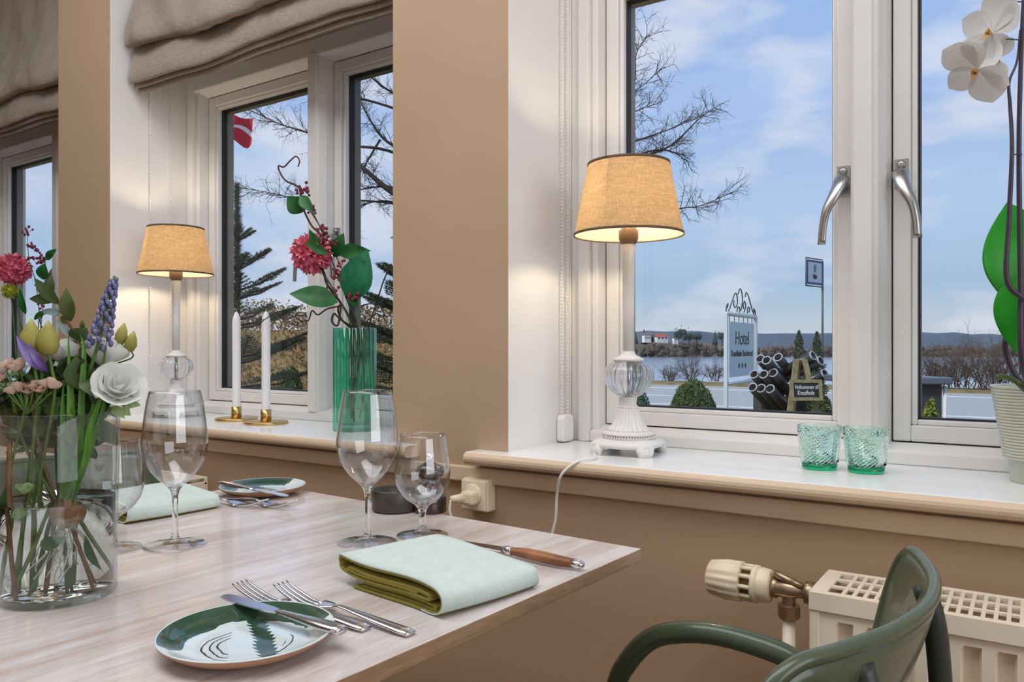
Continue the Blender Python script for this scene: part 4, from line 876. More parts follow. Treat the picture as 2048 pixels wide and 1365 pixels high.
# white roses / lisianthus
f1 = flower('lisianthus', 'white open lisianthus at the right rim of the bouquet with pale green sepals', [V(-.01, -.03, .012), V(.02, -.01, .10), V(.05, .0, .2), B(236, 800, -.02)])
rose(B(236, 775, -.03), RT * .45 + TOC * .6 + UP * .55, .026, WPET, 'petals', f1)
for a_, b_, w_ in (((236, 800), (262, 832), .02), ((246, 796), (282, 812), .017), ((230, 802), (250, 838), .016)): MB().leaf(B(*a_, -.02), B(*b_, -.03), w_, TOC, n=6).build('sepal', SEPAL, f1, True)
f2 = flower('lisianthus', 'upright white lisianthus cup behind the blue grape hyacinth', [V(.0, .02, .012), V(.01, .02, .12), B(190, 800, .03), B(200, 740, .03)])
rose(B(208, 706, .015), UP + RT * .3, .036, WPET, 'petals', f2, ((.4, 3, .1), (.7, 4, .1), (.95, 5, .15)))
for u, v in ((243, 670), (262, 686)):
    MB().lathe([(.0005, -.011), (.005, -.009), (.007, -.002), (.005, .006), (.001, .014)], 14, B(u, v, .02), rot_to(UP + RT * .25), fl=lambda a, j, r, z: 1 + .08 * sin(3 * a)).build('bud', BUDY, f2, True)
    tubeobj([B(225, 730, .03), B(u + 2, v + 30, .02), B(u, v + 15, .02)], .0009, 'bud_stalk', STEMG, f2)
f3 = flower('lisianthus', 'white lisianthus behind the two yellow-green buds', [V(-.02, .02, .012), V(-.01, .02, .12), B(118, 800, .03), B(118, 735, .03)])
rose(B(122, 704, .0), UP + RT * .1, .030, WPET, 'petals', f3, ((.4, 3, .1), (.7, 4, .1), (.95, 5, .15)))
f4 = flower('peach_rose', 'pale peach closed rose below the yellow-green buds', [V(-.03, -.01, .012), V(-.02, -.01, .12), B(92, 800, -.01), B(90, 740, -.01)])
rose(B(88, 712, -.01), UP, .021, PEACH, 'petals', f4, ((.4, 3, .05), (.7, 4, .05), (.95, 5, .1)))
for i, (u, v, lab) in enumerate(((62, 680, 'yellow-green tulip-shaped bud, left of the pair in the bouquet'), (96, 684, 'yellow-green tulip-shaped bud, right of the pair in the bouquet'))):
    t = flower('tulip_bud', lab, [V(-.03 + .01 * i, .0, .012), V(-.02 + .01 * i, -.02, .12), B(u + 12, 800, -.04), B(u + 8, 740, -.04), B(u, v + 22, -.04)])
    MB().lathe([(.0005, -.015), (.008, -.013), (.0115, -.004), (.010, .006), (.005, .016), (.0008, .023)], 18, B(u, v, -.04), rot_to(UP), fl=lambda a, j, r, z: 1 + .07 * sin(3 * a)).build('bud', BUDY, t, True)
ir = flower('violet_flower', 'furled violet and lilac flower at the left of the bouquet', [V(-.04, -.01, .012), V(-.03, -.01, .12), B(80, 810, -.03), B(84, 745, -.03)])
for a_, b_, w_ in (((94, 745), (32, 672), .013), ((92, 742), (44, 694), .012), ((96, 744), (58, 686), .009)): MB().leaf(B(*a_, -.05), B(*b_, -.06), w_, TOC + UP * .4, bend=.15, cup=.45, n=9).build('petal', IRIS, ir, True)
# eucalyptus branch
eu = flower('eucalyptus_branch', 'branch with pointed olive leaves standing left of the blue hyacinth', [V(-.0, -.02, .012), V(.01, -.01, .12), B(168, 790, -.0), B(160, 700, 0), B(150, 668, 0), B(133, 640, 0)], .0018, STEMB)
for a_, b_, w_, mt_ in (((142, 644), (132, 576), .017, OLIVE), ((140, 642), (120, 636), .012, OLIVE), ((152, 688), (174, 656), .026, DGRN), ((160, 684), (112, 640), .009, GLAUC), ((166, 660), (164, 640), .006, OLIVE), ((120, 610), (68, 556), .014, DGRN), ((114, 600), (58, 598), .012, DGRN), ((104, 590), (104, 548), .008, DGRN), ((126, 626), (82, 622), .008, GLAUC)):
    MB().leaf(B(*a_), B(*b_), w_, TOC + RT * .2, n=8).build('leaf', mt_, eu, True)
tubeobj([B(133, 640), B(118, 608), B(104, 590), B(70, 570)], .0012, 'side_stem', STEMB, eu)
# peach spray
spr = flower('spray_flower', 'cluster of small pale peach flowers along the left rim of the vase', [V(-.04, -.02, .012), V(-.045, -.02, .12), B(50, 820, -.05), B(54, 790, -.05)], .0016)
for u, v, r in ((2, 742, .011), (14, 730, .011), (30, 736, .012), (42, 726, .010), (24, 782, .010), (38, 776, .011), (56, 782, .010), (66, 772, .011), (80, 778, .011), (90, 768, .010), (104, 770, .011), (0, 756, .010)):
    rose(B(u, v, -.05), UP + Vector((RNG.gauss(0, .3), RNG.gauss(0, .3), 0)), r, PEACH, 'blossom', spr, ((.45, 3, .1), (.9, 4, .5)))
    tubeobj([B(54, 830, -.05), B(u, v + 14, -.05)], .0008, 'stalk', STEMG, spr)
# filler foliage
fil = flower('leafy_filler', 'dark olive leafy filler foliage massed above the vase rim', [V(-.02, 0, .012), V(-.02, 0, .12), B(100, 820)], .0022)
R5 = random.Random(21)
for i in range(250):
    u = R5.uniform(8, 222); v = R5.uniform(738, 836) if i % 3 else R5.uniform(830, 900); dd = R5.uniform(-.03, .05)
    if v > 815 and (u < 25 or u > 195): continue
    a_ = B(u, v, dd); d = (RT * R5.gauss(0, 1) + UP * R5.gauss(.5, .8) + FW * R5.gauss(0, .7)).normalized(); L = R5.uniform(.020, .040)
    MB().leaf(a_, a_ + d * L, L * R5.uniform(.4, .65), (R5.gauss(0, 1), R5.gauss(0, 1), R5.gauss(0, 1)), n=4).build('leaf', DGRN if i % 3 else OLIVE, fil, True)
for i in range(9):
    a0 = R5.uniform(0, 6.28); r0 = R5.uniform(.02, .05); a1 = a0 + pi + R5.gauss(0, .5)
    tubeobj([V(r0 * cos(a0), r0 * sin(a0), .012), V(.25 * r0 * cos(a0), .25 * r0 * sin(a0), .08), V(r0 * .7 * cos(a1), r0 * .7 * sin(a1), .17), V(r0 * cos(a1), r0 * sin(a1), .23)], .0018, 'stem', (STEMG, STEMB, DGRN)[i % 3], fil)
for a_, b_, w_ in ((V(.0, -.03, .06), V(.03, -.035, .072), .014), (V(-.04, -.02, .09), V(-.045, -.02, .13), .016), (V(.04, -.02, .07), V(.055, -.01, .03), .012)): MB().leaf(a_, b_, w_, TOC, n=6).build('leaf', GRN, fil, True)
sb_ = flower('drowned_bud', 'pale green bud on an ochre stem inside the vase, left of the bulb', [V(-.016, -.045, .010), V(-.022, -.045, .06), V(-.030, -.04, .12), V(-.036, -.03, .18)], .0028, STEMB)
rose(V(-.010, -.045, .128), (.1, 0, 1), .013, SEPAL, 'petals', sb_, ((.45, 3, .1), (.9, 4, .2)))
rose(V(-.014, -.045, .100), (.1, 0, -1), .012, SEPAL, 'petals', sb_, ((.45, 3, .1), (.9, 4, .2)))

# --- orchid
POT = mat('ribbed_green_grey_pot', (196, 198, 182), .25, coat=.4)
po = PZ(2086, 966, ZS); pot = thing('plant_pot', 'ribbed grey-green ceramic plant pot cut by the right edge of the picture', 'plant pot', po)
prf = [(.001, .0), (.042, .0), (.044, .002), (.046, .036)]; z = .037
while z < .146: r = .052 + (z - .037) * .155; prf += [(r + .0016, z), (r + .0016, z + .0025), (r - .0004, z + .0036)]; z += .0048
prf += [(.0705, .147), (.0715, .150), (.069, .152), (.066, .150), (.063, .12), (.001, .115)]
MB().lathe(prf, 72).build('pot_body', POT, pot)
SOIL = mat('bark_mix', (70, 50, 38), .9, var=.3, vs_=80, bump=1, bs=90); MB().lathe([(.001, .128), (.03, .130), (.063, .126)], 30, cap=False).build('bark', SOIL, pot)
LEAFO = mat('bright_orchid_leaf', (64, 196, 60), .35, c2=(36, 150, 40), vs_=12, transl=.5)
ORCH = mat('white_orchid_petal', (232, 232, 230), .5, transl=.3); STO = mat('dark_purple_stem', (62, 50, 66), .4); LIP = mat('orchid_lip', (196, 150, 90), .5)
orc = thing('orchid', 'white-flowered orchid with glossy green leaves in the ribbed pot', 'plant', po + Vector((0, 0, .13)))
OD = 1.17
def O(u, v, dd=0): return PD(u, v, OD + dd)
m = MB().leaf(O(2060, 640), O(2014, 404, .01), .125, TOC + RT * -.15, bend=.10, cup=.12, n=14, peak=.5); m.build('leaf', LEAFO, orc, True, sub=1, solid=.0015)
m = MB().leaf(O(2040, 712, -.02), O(2052, 520, -.0), .072, TOC * .8 - RT * .6, bend=.12, cup=.35, n=14, peak=.45); m.build('leaf', LEAFO, orc, True, sub=1, solid=.0015)
tubeobj([po + Vector((0, 0, .13)), O(2045, 770), O(2020, 730), O(2010, 690), O(2022, 660)], .0045, 'leaf_stalk', STO, orc)
tubeobj([po + Vector((-.01, 0, .13)), O(2046, 776, -.01), O(2030, 762, -.01), O(2008, 754, -.02), O(1992, 754, -.02)], .004, 'aerial_root', OLIVE, orc)
tubeobj([po + Vector((0, 0, .13)), O(2046, 740, -.05), O(2041, 560, -.05), O(2038, 300, -.05), O(2042, 120, -.05), O(2050, -60, -.05)], (.0045, .0026), 'flower_stem', STO, orc)
tubeobj([O(2048, 600, -.06), O(2014, 560, -.06), O(2018, 440, -.06), O(2024, 300, -.06), O(2020, 210, -.05), O(2018, 165, -.05), O(2034, 122, -.05), O(2040, 60, -.05)], (.0042, .0012), 'side_stem', STO, orc)
for p1, p2 in (((2020, 309), (2044, 309)), ((2018, 165), (1984, 160)), ((2012, 78), (2042, 80)), ((2012, 2), (2050, 4))): tubeobj([O(*p1, -.055), (O(*p1, -.055) + O(*p2, -.055)) / 2, O(*p2, -.055)], .0009, 'flower_stalk', STO, orc)
def orchid_flower(c, face, size, roll):
    R = rot_to(face); c = Vector(c); h = MB()
    for k, (ang, L, w) in enumerate(((90, 1, .75), (210, .95, .7), (330, .95, .7), (15, 1.05, 1.15), (165, 1.05, 1.15))):
        a = radians(ang) + roll; d = R @ Vector((cos(a), sin(a), .12)); h.leaf(c, c + d * size * L, size * w, R @ Vector((0, 0, 1)), bend=-.12, cup=.12, n=8, peak=.58, tip=.7)
    h.build('petals', ORCH, orc, True, sub=1)
    l_ = MB(); 
    for s in (-1, 1): l_.leaf(c, c + R @ Vector((s * size * .16, -size * .1, size * .3)), size * .2, R @ Vector((0, 0, 1)), n=5)
    l_.ball(c + R @ Vector((0, size * .05, size * .12)), size * .07, 8, 6); l_.build('lip', LIP, orc, True)
orchid_flower(O(1985, 66, -.04), -RT * .95 + TOC * .30 - UP * .1, .056, .2)
orchid_flower(O(1955, 138, -.06), -RT * .75 + TOC * .25 - UP * .75, .052, 1.1)
orchid_flower(O(1990, 118, -.02), -RT * .1 + TOC * .9 - UP * .35, .036, 2.0)

# ================================================================== OUTSIDE
GRASS = mat('winter_grass', (122, 124, 78), .9, c2=(96, 84, 56), vs_=3); ASPH = mat('asphalt', (168, 170, 166), .8, var=.12, vs_=8, bump=.2)
LINE = mat('road_paint', (232, 232, 230), .7); LAKE = mat('lake_water', (150, 172, 190), .15, bump=.25, bs=.5, stretch=(1, 3, 1)); BANK = mat('dry_bank_grass', (150, 130, 90), .95, c2=(104, 92, 58), vs_=2)
HILLM = mat('far_fields_and_woods', (120, 118, 92), .95, c2=(84, 78, 70), vs_=.02); RIDGE = mat('distant_wooded_ridge', (94, 106, 120), .95, c2=(78, 92, 108), vs_=.004)  # blue distance haze is mixed into the ridge colour
WOOD = mat('bare_woodland', (104, 88, 78), .95, c2=(78, 70, 66), vs_=.1); BARK = mat('grey_bark', (74, 66, 60), .9, c2=(50, 46, 42), vs_=12)
TWG = mat('thin_bare_twigs', (92, 78, 68), .9); NEED = mat('spruce_needles', (62, 82, 60), .8, c2=(84, 96, 70), vs_=6); BOX = mat('boxwood_leaves', (112, 134, 72), .7, c2=(66, 88, 48), vs_=30)
HEDG = mat('brown_beech_leaves', (168, 142, 100), .9, c2=(128, 112, 76), vs_=5); YEL = mat('yellow_green_leaves', (150, 156, 60), .7, c2=(100, 116, 44), vs_=30)
ZG = -.5
g = MB(); 
def gz(y): return ZG if y < 19 else (ZG - .37 * (y - 19) / 5 if y < 24 else ZG - .37)
ys = [1.7, 6, 12, 19, 21, 24.3]
for i in range(len(ys) - 1): g.add([(-60, ys[i], gz(ys[i])), (60, ys[i], gz(ys[i])), (60, ys[i + 1], gz(ys[i + 1])), (-60, ys[i + 1], gz(ys[i + 1]))], [(0, 1, 2, 3)], 0, False)
struct(g, 'garden_ground', GRASS)
ZR = -.87
struct(MB().box(-400, 400, 24.3, 38, ZR - .1, ZR), 'road', ASPH)
rl = MB().box(-400, 400, 24.9, 25.1, ZR, ZR + .006).box(-400, 400, 35.0, 35.25, ZR, ZR + .006)
x = -80
while x < 80: rl.box(x, x + 5, 29.4, 29.55, ZR, ZR + .006); x += 9
struct(rl, 'road_markings', LINE)
bk = MB(); pts = [(38, ZR), (38.3, ZR + .12), (42, ZR + .05), (46, ZR - 1), (60, -5.2)]
for i in range(4): bk.add([(-400, pts[i][0], pts[i][1]), (400, pts[i][0], pts[i][1]), (400, pts[i + 1][0], pts[i + 1][1]), (-400, pts[i + 1][0], pts[i + 1][1])], [(0, 1, 2, 3)], 0, False)
struct(bk, 'lake_bank', BANK)
struct(MB().add([(-4000, 55, -5), (4000, 55, -5), (4000, 3600, -5), (-4000, 3600, -5)], [(0, 1, 2, 3)], 0, False), 'lake', LAKE)
def ridge(name, mt, D, u0, u1, vf, depth, zb=-6, n=120, rough=.0):
    m = MB()
    def fn(s, t):
        u = u0 + (u1 - u0) * s; top = PD(u, vf(u), D); b = PD(u, HV, D); b.z = zb
        nz_ = rough * mn.noise(Vector((u * .08, D, 0))) + rough * .6 * mn.noise(Vector((u * .3, D, 0)))
        dirn = Vector((top.x, top.y, 0)).normalized()
        if t < .01: return b
        if t < .4: return Vector((top.x, top.y, zb + (top.z + nz_ - zb) * .8)) + dirn * depth * .12
        if t < .7: return Vector((top.x, top.y, top.z + nz_)) + dirn * depth * .5
        return Vector((top.x, top.y, zb)) + dirn * depth
    m.grid(fn, n, 3); return struct(m, name, mt)
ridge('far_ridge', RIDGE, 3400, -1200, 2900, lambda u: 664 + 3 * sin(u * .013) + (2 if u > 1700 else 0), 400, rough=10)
def hv(u): return 682 + 3 * sin(u * .02) + (0 if u < 1380 else (min(1, (u - 1380) / 130)) * 16)
ridge('far_shore', HILLM, 560, -1500, 2700, hv, 60, rough=1.2)
# woodland belt along the shore: lumpy crowns
R9 = random.Random(4); wd = MB()
def leafmass(m, fn, n, size, R, mi2=0):
    for i in range(n):
        c = fn(R); a = Vector((R.gauss(0, 1), R.gauss(0, 1), R.gauss(0, 1))).normalized(); b = a.cross(Vector((R.gauss(0, 1), R.gauss(0, 1), 1))).normalized(); s = size * R.uniform(.7, 1.3)
        k = len(m.v); m.v += [c - a * s, c + b * s * .5, c + a * s, c - b * s * .5]; m.f.append((k, k + 1, k + 2, k + 3)); m.mi.append(mi2 and i % 2); m.sm.append(False)
for i in range(420):
    u = R9.uniform(1150, 2100) if i < 330 else R9.uniform(-100, 1150); lim = 690 if u < 1480 else 699
    v = R9.uniform(lim, 711) if u < 1500 else R9.uniform(696, 711)
    r = R9.uniform(2.2, 4.2); c = PD(u, v, 545 + R9.uniform(-4, 2)); zz = R9.uniform(.8, 1.3); wd.ball(c, r * .6, 6, 4, (1.2, 1.2, zz))
    leafmass(wd, lambda R: c + Vector((R.gauss(0, .5) * r, R.gauss(0, .5) * r, R.gauss(0, .5) * r * zz)), 40, .55, R9, 1)
solo(wd, 'shore_woodland', [WOOD, mat('bare_woodland_light', (140, 122, 104), .95)], 'belt of bare brown woodland along the far lake shore', 'woodland', kind='stuff')
CON = mat('dark_far_conifer', (58, 70, 66), .95)
for i, (u, h, s) in enumerate(((1270, 10, 'c'), (1288, 11, 'c'), (1304, 9, 'r'), (1358, 15, 'r'), (1378, 11, 'r'), (1394, 12, 'r'), (1430, 9, 'c'), (1444, 12, 'r'), (1470, 10, 'r'))):
    b_ = PD(u, 688, 545 + (i % 3) * 30); t = thing('far_tree', '%s tree on the far shore skyline, number %s from the left lamp' % ('conical' if s == 'c' else 'round-crowned', i + 1), 'tree', b_, 0, 'far shore trees')
    t['label'] = ['dark pointed tree just right of the large lamp, far shore', 'dark pointed tree beside the far white house', 'low round tree between the two far houses', 'largest round dark tree on the far shore skyline', 'round tree just right of the largest far tree', 'small round tree midway to the sign, far shore', 'dark pointed tree left of the sign, far shore', 'round tree touching the left post of the sign, far shore', 'round tree seen behind the sign, far shore'][i]
    MB().tube([b_ - Vector((0, 0, 3)), b_ + Vector((0, 0, h * .5))], .4, 6).build('trunk', BARK, t, True)
    m = MB()
    if s == 'c': m.lathe([(h * .22, 0), (h * .2, h * .2), (.1, h)], 10, b_, fl=lambda a, j, r, z: 1 + .2 * sin(a * 5))
    else:
        for k in range(5): m.ball(b_ + Vector((R9.gauss(0, h * .12), R9.gauss(0, h * .12), h * .35 + R9.uniform(0, h * .2))), h * .14, 8, 6)
        leafmass(m, lambda R: b_ + Vector((R.gauss(0, h * .19), R.gauss(0, h * .19), h * .48 + R.gauss(0, h * .14))), 260, .5, R9)
    m.build('crown', CON, t, True)
HW = mat('house_white', (232, 230, 222), .8); HR = mat('red_roof_tiles', (172, 92, 80), .8); HG = mat('grey_roof', (120, 112, 108), .8); WD = mat('dark_window_glass', (50, 56, 62), .2)
def house(u, v, w, d, hgt, roof, label):
    p = PD(u, v, 556); t = thing('far_house', label, 'house', p, YAW + .2); 
    MB().box(-w / 2, w / 2, -d / 2, d / 2, -2, hgt).build('walls', HW, t)
    m = MB(); P_ = [(-w / 2 - .3, -d / 2 - .3, hgt), (w / 2 + .3, -d / 2 - .3, hgt), (w / 2 + .3, d / 2 + .3, hgt), (-w / 2 - .3, d / 2 + .3, hgt), (-w / 2 - .3, 0, hgt + d * .4), (w / 2 + .3, 0, hgt + d * .4)]
    m.add(P_, [(0, 1, 5, 4), (2, 3, 4, 5), (0, 4, 3), (1, 2, 5), (3, 2, 1, 0)], 0, False); m.build('roof', roof, t)
    for i in range(3): MB().box(-w * .35 + i * w * .3, -w * .35 + i * w * .3 + w * .12, -d / 2 - .1, -d / 2 + .05, .8, 2.2).build('window', WD, t)
house(1293, 680, 5, 5, 3.2, HG, 'white far house with grey roof, nearest the large lamp')
house(1322, 681, 8.5, 5.5, 2.2, HR, 'low white far house with a red roof')
house(1352, 683, 4.5, 4, 2.2, HG, 'small pale far house right of the red roof')

def branching(m, p, d, L, r, depth, R, spread=.55, sides=4, up=.05, taper=.72, kids=(2, 3)):
    pts = [p]; n = 4; dd = Vector(d)
    for i in range(n):
        dd = (dd + Vector((R.gauss(0, .12), R.gauss(0, .12), R.gauss(0, .10) + up))).normalized(); pts.append(pts[-1] + dd * (L / n))
    m.tube(pts, [r * (1 - .45 * i / n) for i in range(n + 1)], sides, cap=False)
    if depth <= 0: return
    for k in range(R.randint(*kids) + 1):
        f = R.randint(1, n); q = pts[f]; nd = (dd + Vector((R.gauss(0, spread), R.gauss(0, spread), R.gauss(0, spread)))).normalized()
        branching(m, q, nd, L * R.uniform(.5, .8), r * .55, depth - 1, R, spread, 3, up, taper, kids)
def bare_bush(p, h, seed, label, group, n=9, depth=3, lean=.6, r=.03):
    R = random.Random(seed); t = thing('bare_bush', label, 'bush', p, 0, group); m = MB()
    for i in range(n):
        a = R.uniform(0, 6.28); branching(m, p + Vector((R.gauss(0, h * .12), R.gauss(0, h * .12), 0)), Vector((cos(a) * lean, sin(a) * lean, 1)).normalized(), h * .5, r, depth, R, .6)
    m.build('bare_branches', TWG, t, True)
GB = 'leafless bushes along the lake bank'
def vz(u, v, Y): return PY(u, v, Y)
for i, (u, h, lab) in enumerate(((1383, 1.75, 'leafless bush rising behind the round boxwood'), (1340, 1.1, 'low leafless bush left of the round boxwood'), (1432, 1.2, 'low leafless bush left of the white sign post'),
        (1856, 2.4, 'leafless bush behind the dark roofed box'), (1890, 2.2, 'second leafless bush right of the dark roofed box'), (1922, 2.3, 'leafless bush at the middle of the right pane'), (1950, 2.9, 'tallest leafless bush in the right pane'), (1980, 2.4, 'leafless bush left of the orchid pot'), (2010, 2.2, 'leafless bush partly behind the orchid pot'), (1560, 1.3, 'leafless bush behind the dark pipes'), (1610, 1.3, 'leafless bush behind the wooden easel'))):
    p = PY(u, 700, 39.5 + (i % 3) * 1.6); p.z = ZR + .05; bare_bush(p, h, 30 + i, lab, GB, 20 if u > 1800 else 15, 3, r=.018)
# large bare tree behind the pillar
TD = 12.0
def T(u, v, dd=0): return PD(u, v, TD + dd)
trb = T(1000, 900); trb.z = ZG; bt = thing('bare_tree', 'large leafless tree hidden behind the pillar, its branches reaching into both windows', 'tree', trb)
m = MB().tube(smoothpts([trb, T(1003, 700), T(996, 450), T(1004, 200), T(998, -80)], 5), .17, 10); m.build('trunk', BARK, bt, True)
R12 = random.Random(6)
LIMBS = [([(1000, 460), (1150, 350), (1267, 318), (1340, 292), (1398, 238), (1434, 212)], .022), ([(1000, 400), (1160, 310), (1267, 283), (1330, 262), (1385, 240)], .02), ([(1010, 470), (1150, 350), (1267, 312), (1330, 300), (1375, 322)], .018),
    ([(1004, 320), (1180, 230), (1262, 180), (1272, 110), (1294, 70)], .018), ([(1004, 560), (1180, 470), (1345, 421), (1400, 412), (1462, 386)], .012), ([(1004, 360), (1190, 260), (1268, 224), (1312, 208)], .014), ([(1010, 330), (1180, 230), (1270, 182), (1322, 138)], .014),
    ([(998, 500), (900, 450), (785, 385), (710, 322), (640, 270)], .05), ([(998, 360), (880, 310), (785, 290), (740, 240), (712, 180)], .028), ([(1000, 260), (880, 220), (785, 185), (735, 150), (700, 140)], .024), ([(998, 470), (880, 420), (785, 375), (710, 380), (660, 372)], .016),
    ([(998, 500), (880, 430), (785, 404), (740, 406), (712, 424)], .016), ([(998, 420), (800, 310), (690, 290), (604, 262), (560, 248), (504, 222)], .018), ([(998, 480), (800, 410), (604, 398), (550, 388), (485, 376)], .014), ([(998, 330), (820, 230), (690, 190), (604, 180), (560, 190)], .02), ([(1000, 300), (900, 150), (785, 120), (720, 110)], .024), ([(760, 280), (730, 330), (716, 352)], .012)]
m = MB(); m2 = MB()
for pts, r in LIMBS:
    dd0 = R12.uniform(-.6, .6); pp = smoothpts([T(u, v, dd0 * min(1, i)) for i, (u, v) in enumerate(pts)], 6); n = len(pp)
    m.tube(pp, [max(.006, r * (1.6 - 1.5 * i / n)) for i in range(n)], 6)
    for i in range(int(n * .35), n):
        d = (pp[min(n - 1, i + 1)] - pp[i - 1]).normalized()
        for k in range(1 + i % 2):
            nd = (d * .7 + UP * R12.gauss(.1, .5) + RT * R12.gauss(0, .5) + FW * R12.gauss(0, .4)).normalized()
            branching(m2, pp[i], nd, R12.uniform(.14, .34), .006, 2, R12, .75, 3, .02)
m.build('limbs', BARK, bt, True); o = m2.build('twigs', BARK, bt, True); o['kind'] = 'stuff'
# spruces
def spruce(base, h, rad, seed, label, z0=.15, whorls=8, dens=1.5, top_bare=.17):
    R = random.Random(seed); t = thing('spruce_tree', label, 'tree', base, 0, 'spruces in the garden'); m = MB().tube([base, base + Vector((.02, 0, h * .5)), base + Vector((0, 0, h))], [.05, .024, .010], 8); m.build('trunk', BARK, t, True)
    mb = MB(); mn_ = MB()
    def needles(p0, p1, n, L):
        d = (p1 - p0)
        for i in range(int(n * dens)):
            q = p0 + d * R.random(); e_ = (d.normalized() * .7 + Vector((R.gauss(0, 1), R.gauss(0, 1), R.gauss(.2, 1))).normalized()).normalized() * L
            s = e_.cross(Vector((R.gauss(0, 1), R.gauss(0, 1), 1))).normalized() * .0034
            k = len(mn_.v); mn_.v += [q - s, q + s, q + e_]; mn_.f.append((k, k + 1, k + 2)); mn_.mi.append(0); mn_.sm.append(False)
    needles(base + Vector((0, 0, h * .6)), base + Vector((0, 0, h)), 2400, .075)
    for w in range(whorls):
        f = w / (whorls - 1); z = h * (z0 + (1 - top_bare - z0) * f); L = rad * (1 - f) ** .8 + .18
        for b in range(7):
            a = 2 * pi * b / 7 + R.uniform(-.3, .3) + w; rise = -.15 + .75 * f + R.gauss(0, .07); p0 = base + Vector((0, 0, z + R.gauss(0, .03)))
            d = Vector((cos(a), sin(a), rise)).normalized(); mid = p0 + d * L * .5 + Vector((0, 0, -.04 * L)); end = p0 + d * L + Vector((0, 0, .06 * L)); mb.tube([p0, mid, end], [.014, .009, .004], 5)
            needles(p0.lerp(mid, .2), mid, int(260 * L), .03); needles(mid, end, int(420 * L), .03)
            for s in range(int(7 * L) + 2):
                ff = .25 + .7 * (s + .5) / (int(7 * L) + 2); q = p0.lerp(end, ff)
                for sg in (-1, 1):
                    sd = (d + sg * 1.0 * Vector((-d.y, d.x, -.12))).normalized() * L * (1 - ff) * .6 + d * .05; mb.tube([q, q + sd], [.005, .002], 3, cap=False); needles(q, q + sd, int(330 * sd.length) + 8, .028)
    mb.build('boughs', BARK, t, True); mn_.build('needles', NEED, t, True)['kind'] = 'stuff'
b_ = PD(474, 900, 8.2); b_.z = ZG; spruce(b_, 1.032 + (697 - 372) / 1560 * 8.2 + .5, .95, 3, 'slender young spruce seen left in the middle window, behind the candles')
b_ = PD(862, 900, 6.4); b_.z = ZG; spruce(b_, 2.95, 1.05, 5, 'darker spruce half hidden by the pillar, right in the middle window', whorls=10)
# beech hedge
h0 = PD(330, 700, 15.5); h1 = PD(860, 700, 12.5); hd = thing('beech_hedge', 'tall brown beech hedge across the middle window, behind the candles', 'hedge', (h0.x, h0.y, ZG)); m = MB()
def hp(R):
    s = R.random(); t = R.random() ** .5; tp = 1.75 + .35 * mn.noise(Vector((s * 8, 0, 0))) + .03 * R.gauss(0, 1); q = h0.lerp(h1, s); return Vector((q.x + R.gauss(0, .15), q.y + R.gauss(0, .3), ZG + (tp - ZG) * R.random()))
leafmass(m, hp, 34000, .034, random.Random(3)); m.build('leaves', HEDG, hd, True)['kind'] = 'stuff'
mm = MB(); dv = (h1 - h0); mm.v = []; nn_ = Vector((-dv.y, dv.x, 0)).normalized() * .22
z1 = 1.35; mm.add([(h0 - nn_).xy.to_3d() + UP * ZG, (h1 - nn_).xy.to_3d() + UP * ZG, (h1 + nn_).xy.to_3d() + UP * ZG, (h0 + nn_).xy.to_3d() + UP * ZG, (h0 - nn_).xy.to_3d() + UP * z1, (h1 - nn_).xy.to_3d() + UP * z1, (h1 + nn_).xy.to_3d() + UP * z1, (h0 + nn_).xy.to_3d() + UP * z1],
       [(0, 3, 2, 1), (4, 5, 6, 7), (0, 1, 5, 4), (1, 2, 6, 5), (2, 3, 7, 6), (3, 0, 4, 7)], 0, False); mm.build('inner_twigs', HEDG, hd, True)
def round_bush(p, rx, rz_, n, mt, label, size=.018, core=(44, 60, 34), name='boxwood_bush', seed=2):
    t = thing(name, label, 'bush', p); m = MB()
    def fn(R):
        d = Vector((R.gauss(0, 1), R.gauss(0, 1), abs(R.gauss(0, 1)))).normalized(); k = 1 + .05 * mn.noise(d * 5) + R.gauss(0, .02); return p + Vector((d.x * rx * k, d.y * rx * k, d.z * rz_ * k))
    leafmass(m, fn, n, size, random.Random(seed)); m.build('leaves', mt, t, True)['kind'] = 'stuff'
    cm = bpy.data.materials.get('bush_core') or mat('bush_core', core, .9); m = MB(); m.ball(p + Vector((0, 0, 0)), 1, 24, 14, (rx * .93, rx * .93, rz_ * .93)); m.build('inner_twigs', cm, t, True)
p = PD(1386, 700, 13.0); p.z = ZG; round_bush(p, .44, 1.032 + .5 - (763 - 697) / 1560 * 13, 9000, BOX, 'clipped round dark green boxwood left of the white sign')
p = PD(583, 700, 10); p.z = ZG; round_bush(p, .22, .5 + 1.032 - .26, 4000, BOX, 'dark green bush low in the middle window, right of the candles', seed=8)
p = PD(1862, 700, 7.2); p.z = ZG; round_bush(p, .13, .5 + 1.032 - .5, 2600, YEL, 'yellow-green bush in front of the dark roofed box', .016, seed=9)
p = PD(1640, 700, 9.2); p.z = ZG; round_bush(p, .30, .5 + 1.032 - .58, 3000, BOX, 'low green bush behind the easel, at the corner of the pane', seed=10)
p = PD(1282, 700, 12); p.z = ZG; round_bush(p, .2, .5 + 1.032 - .66, 2200, mat('teal_shrub', (84, 128, 112), .7, c2=(52, 84, 76), vs_=20), 'small teal shrub just right of the glass ball of the lamp', seed=12)
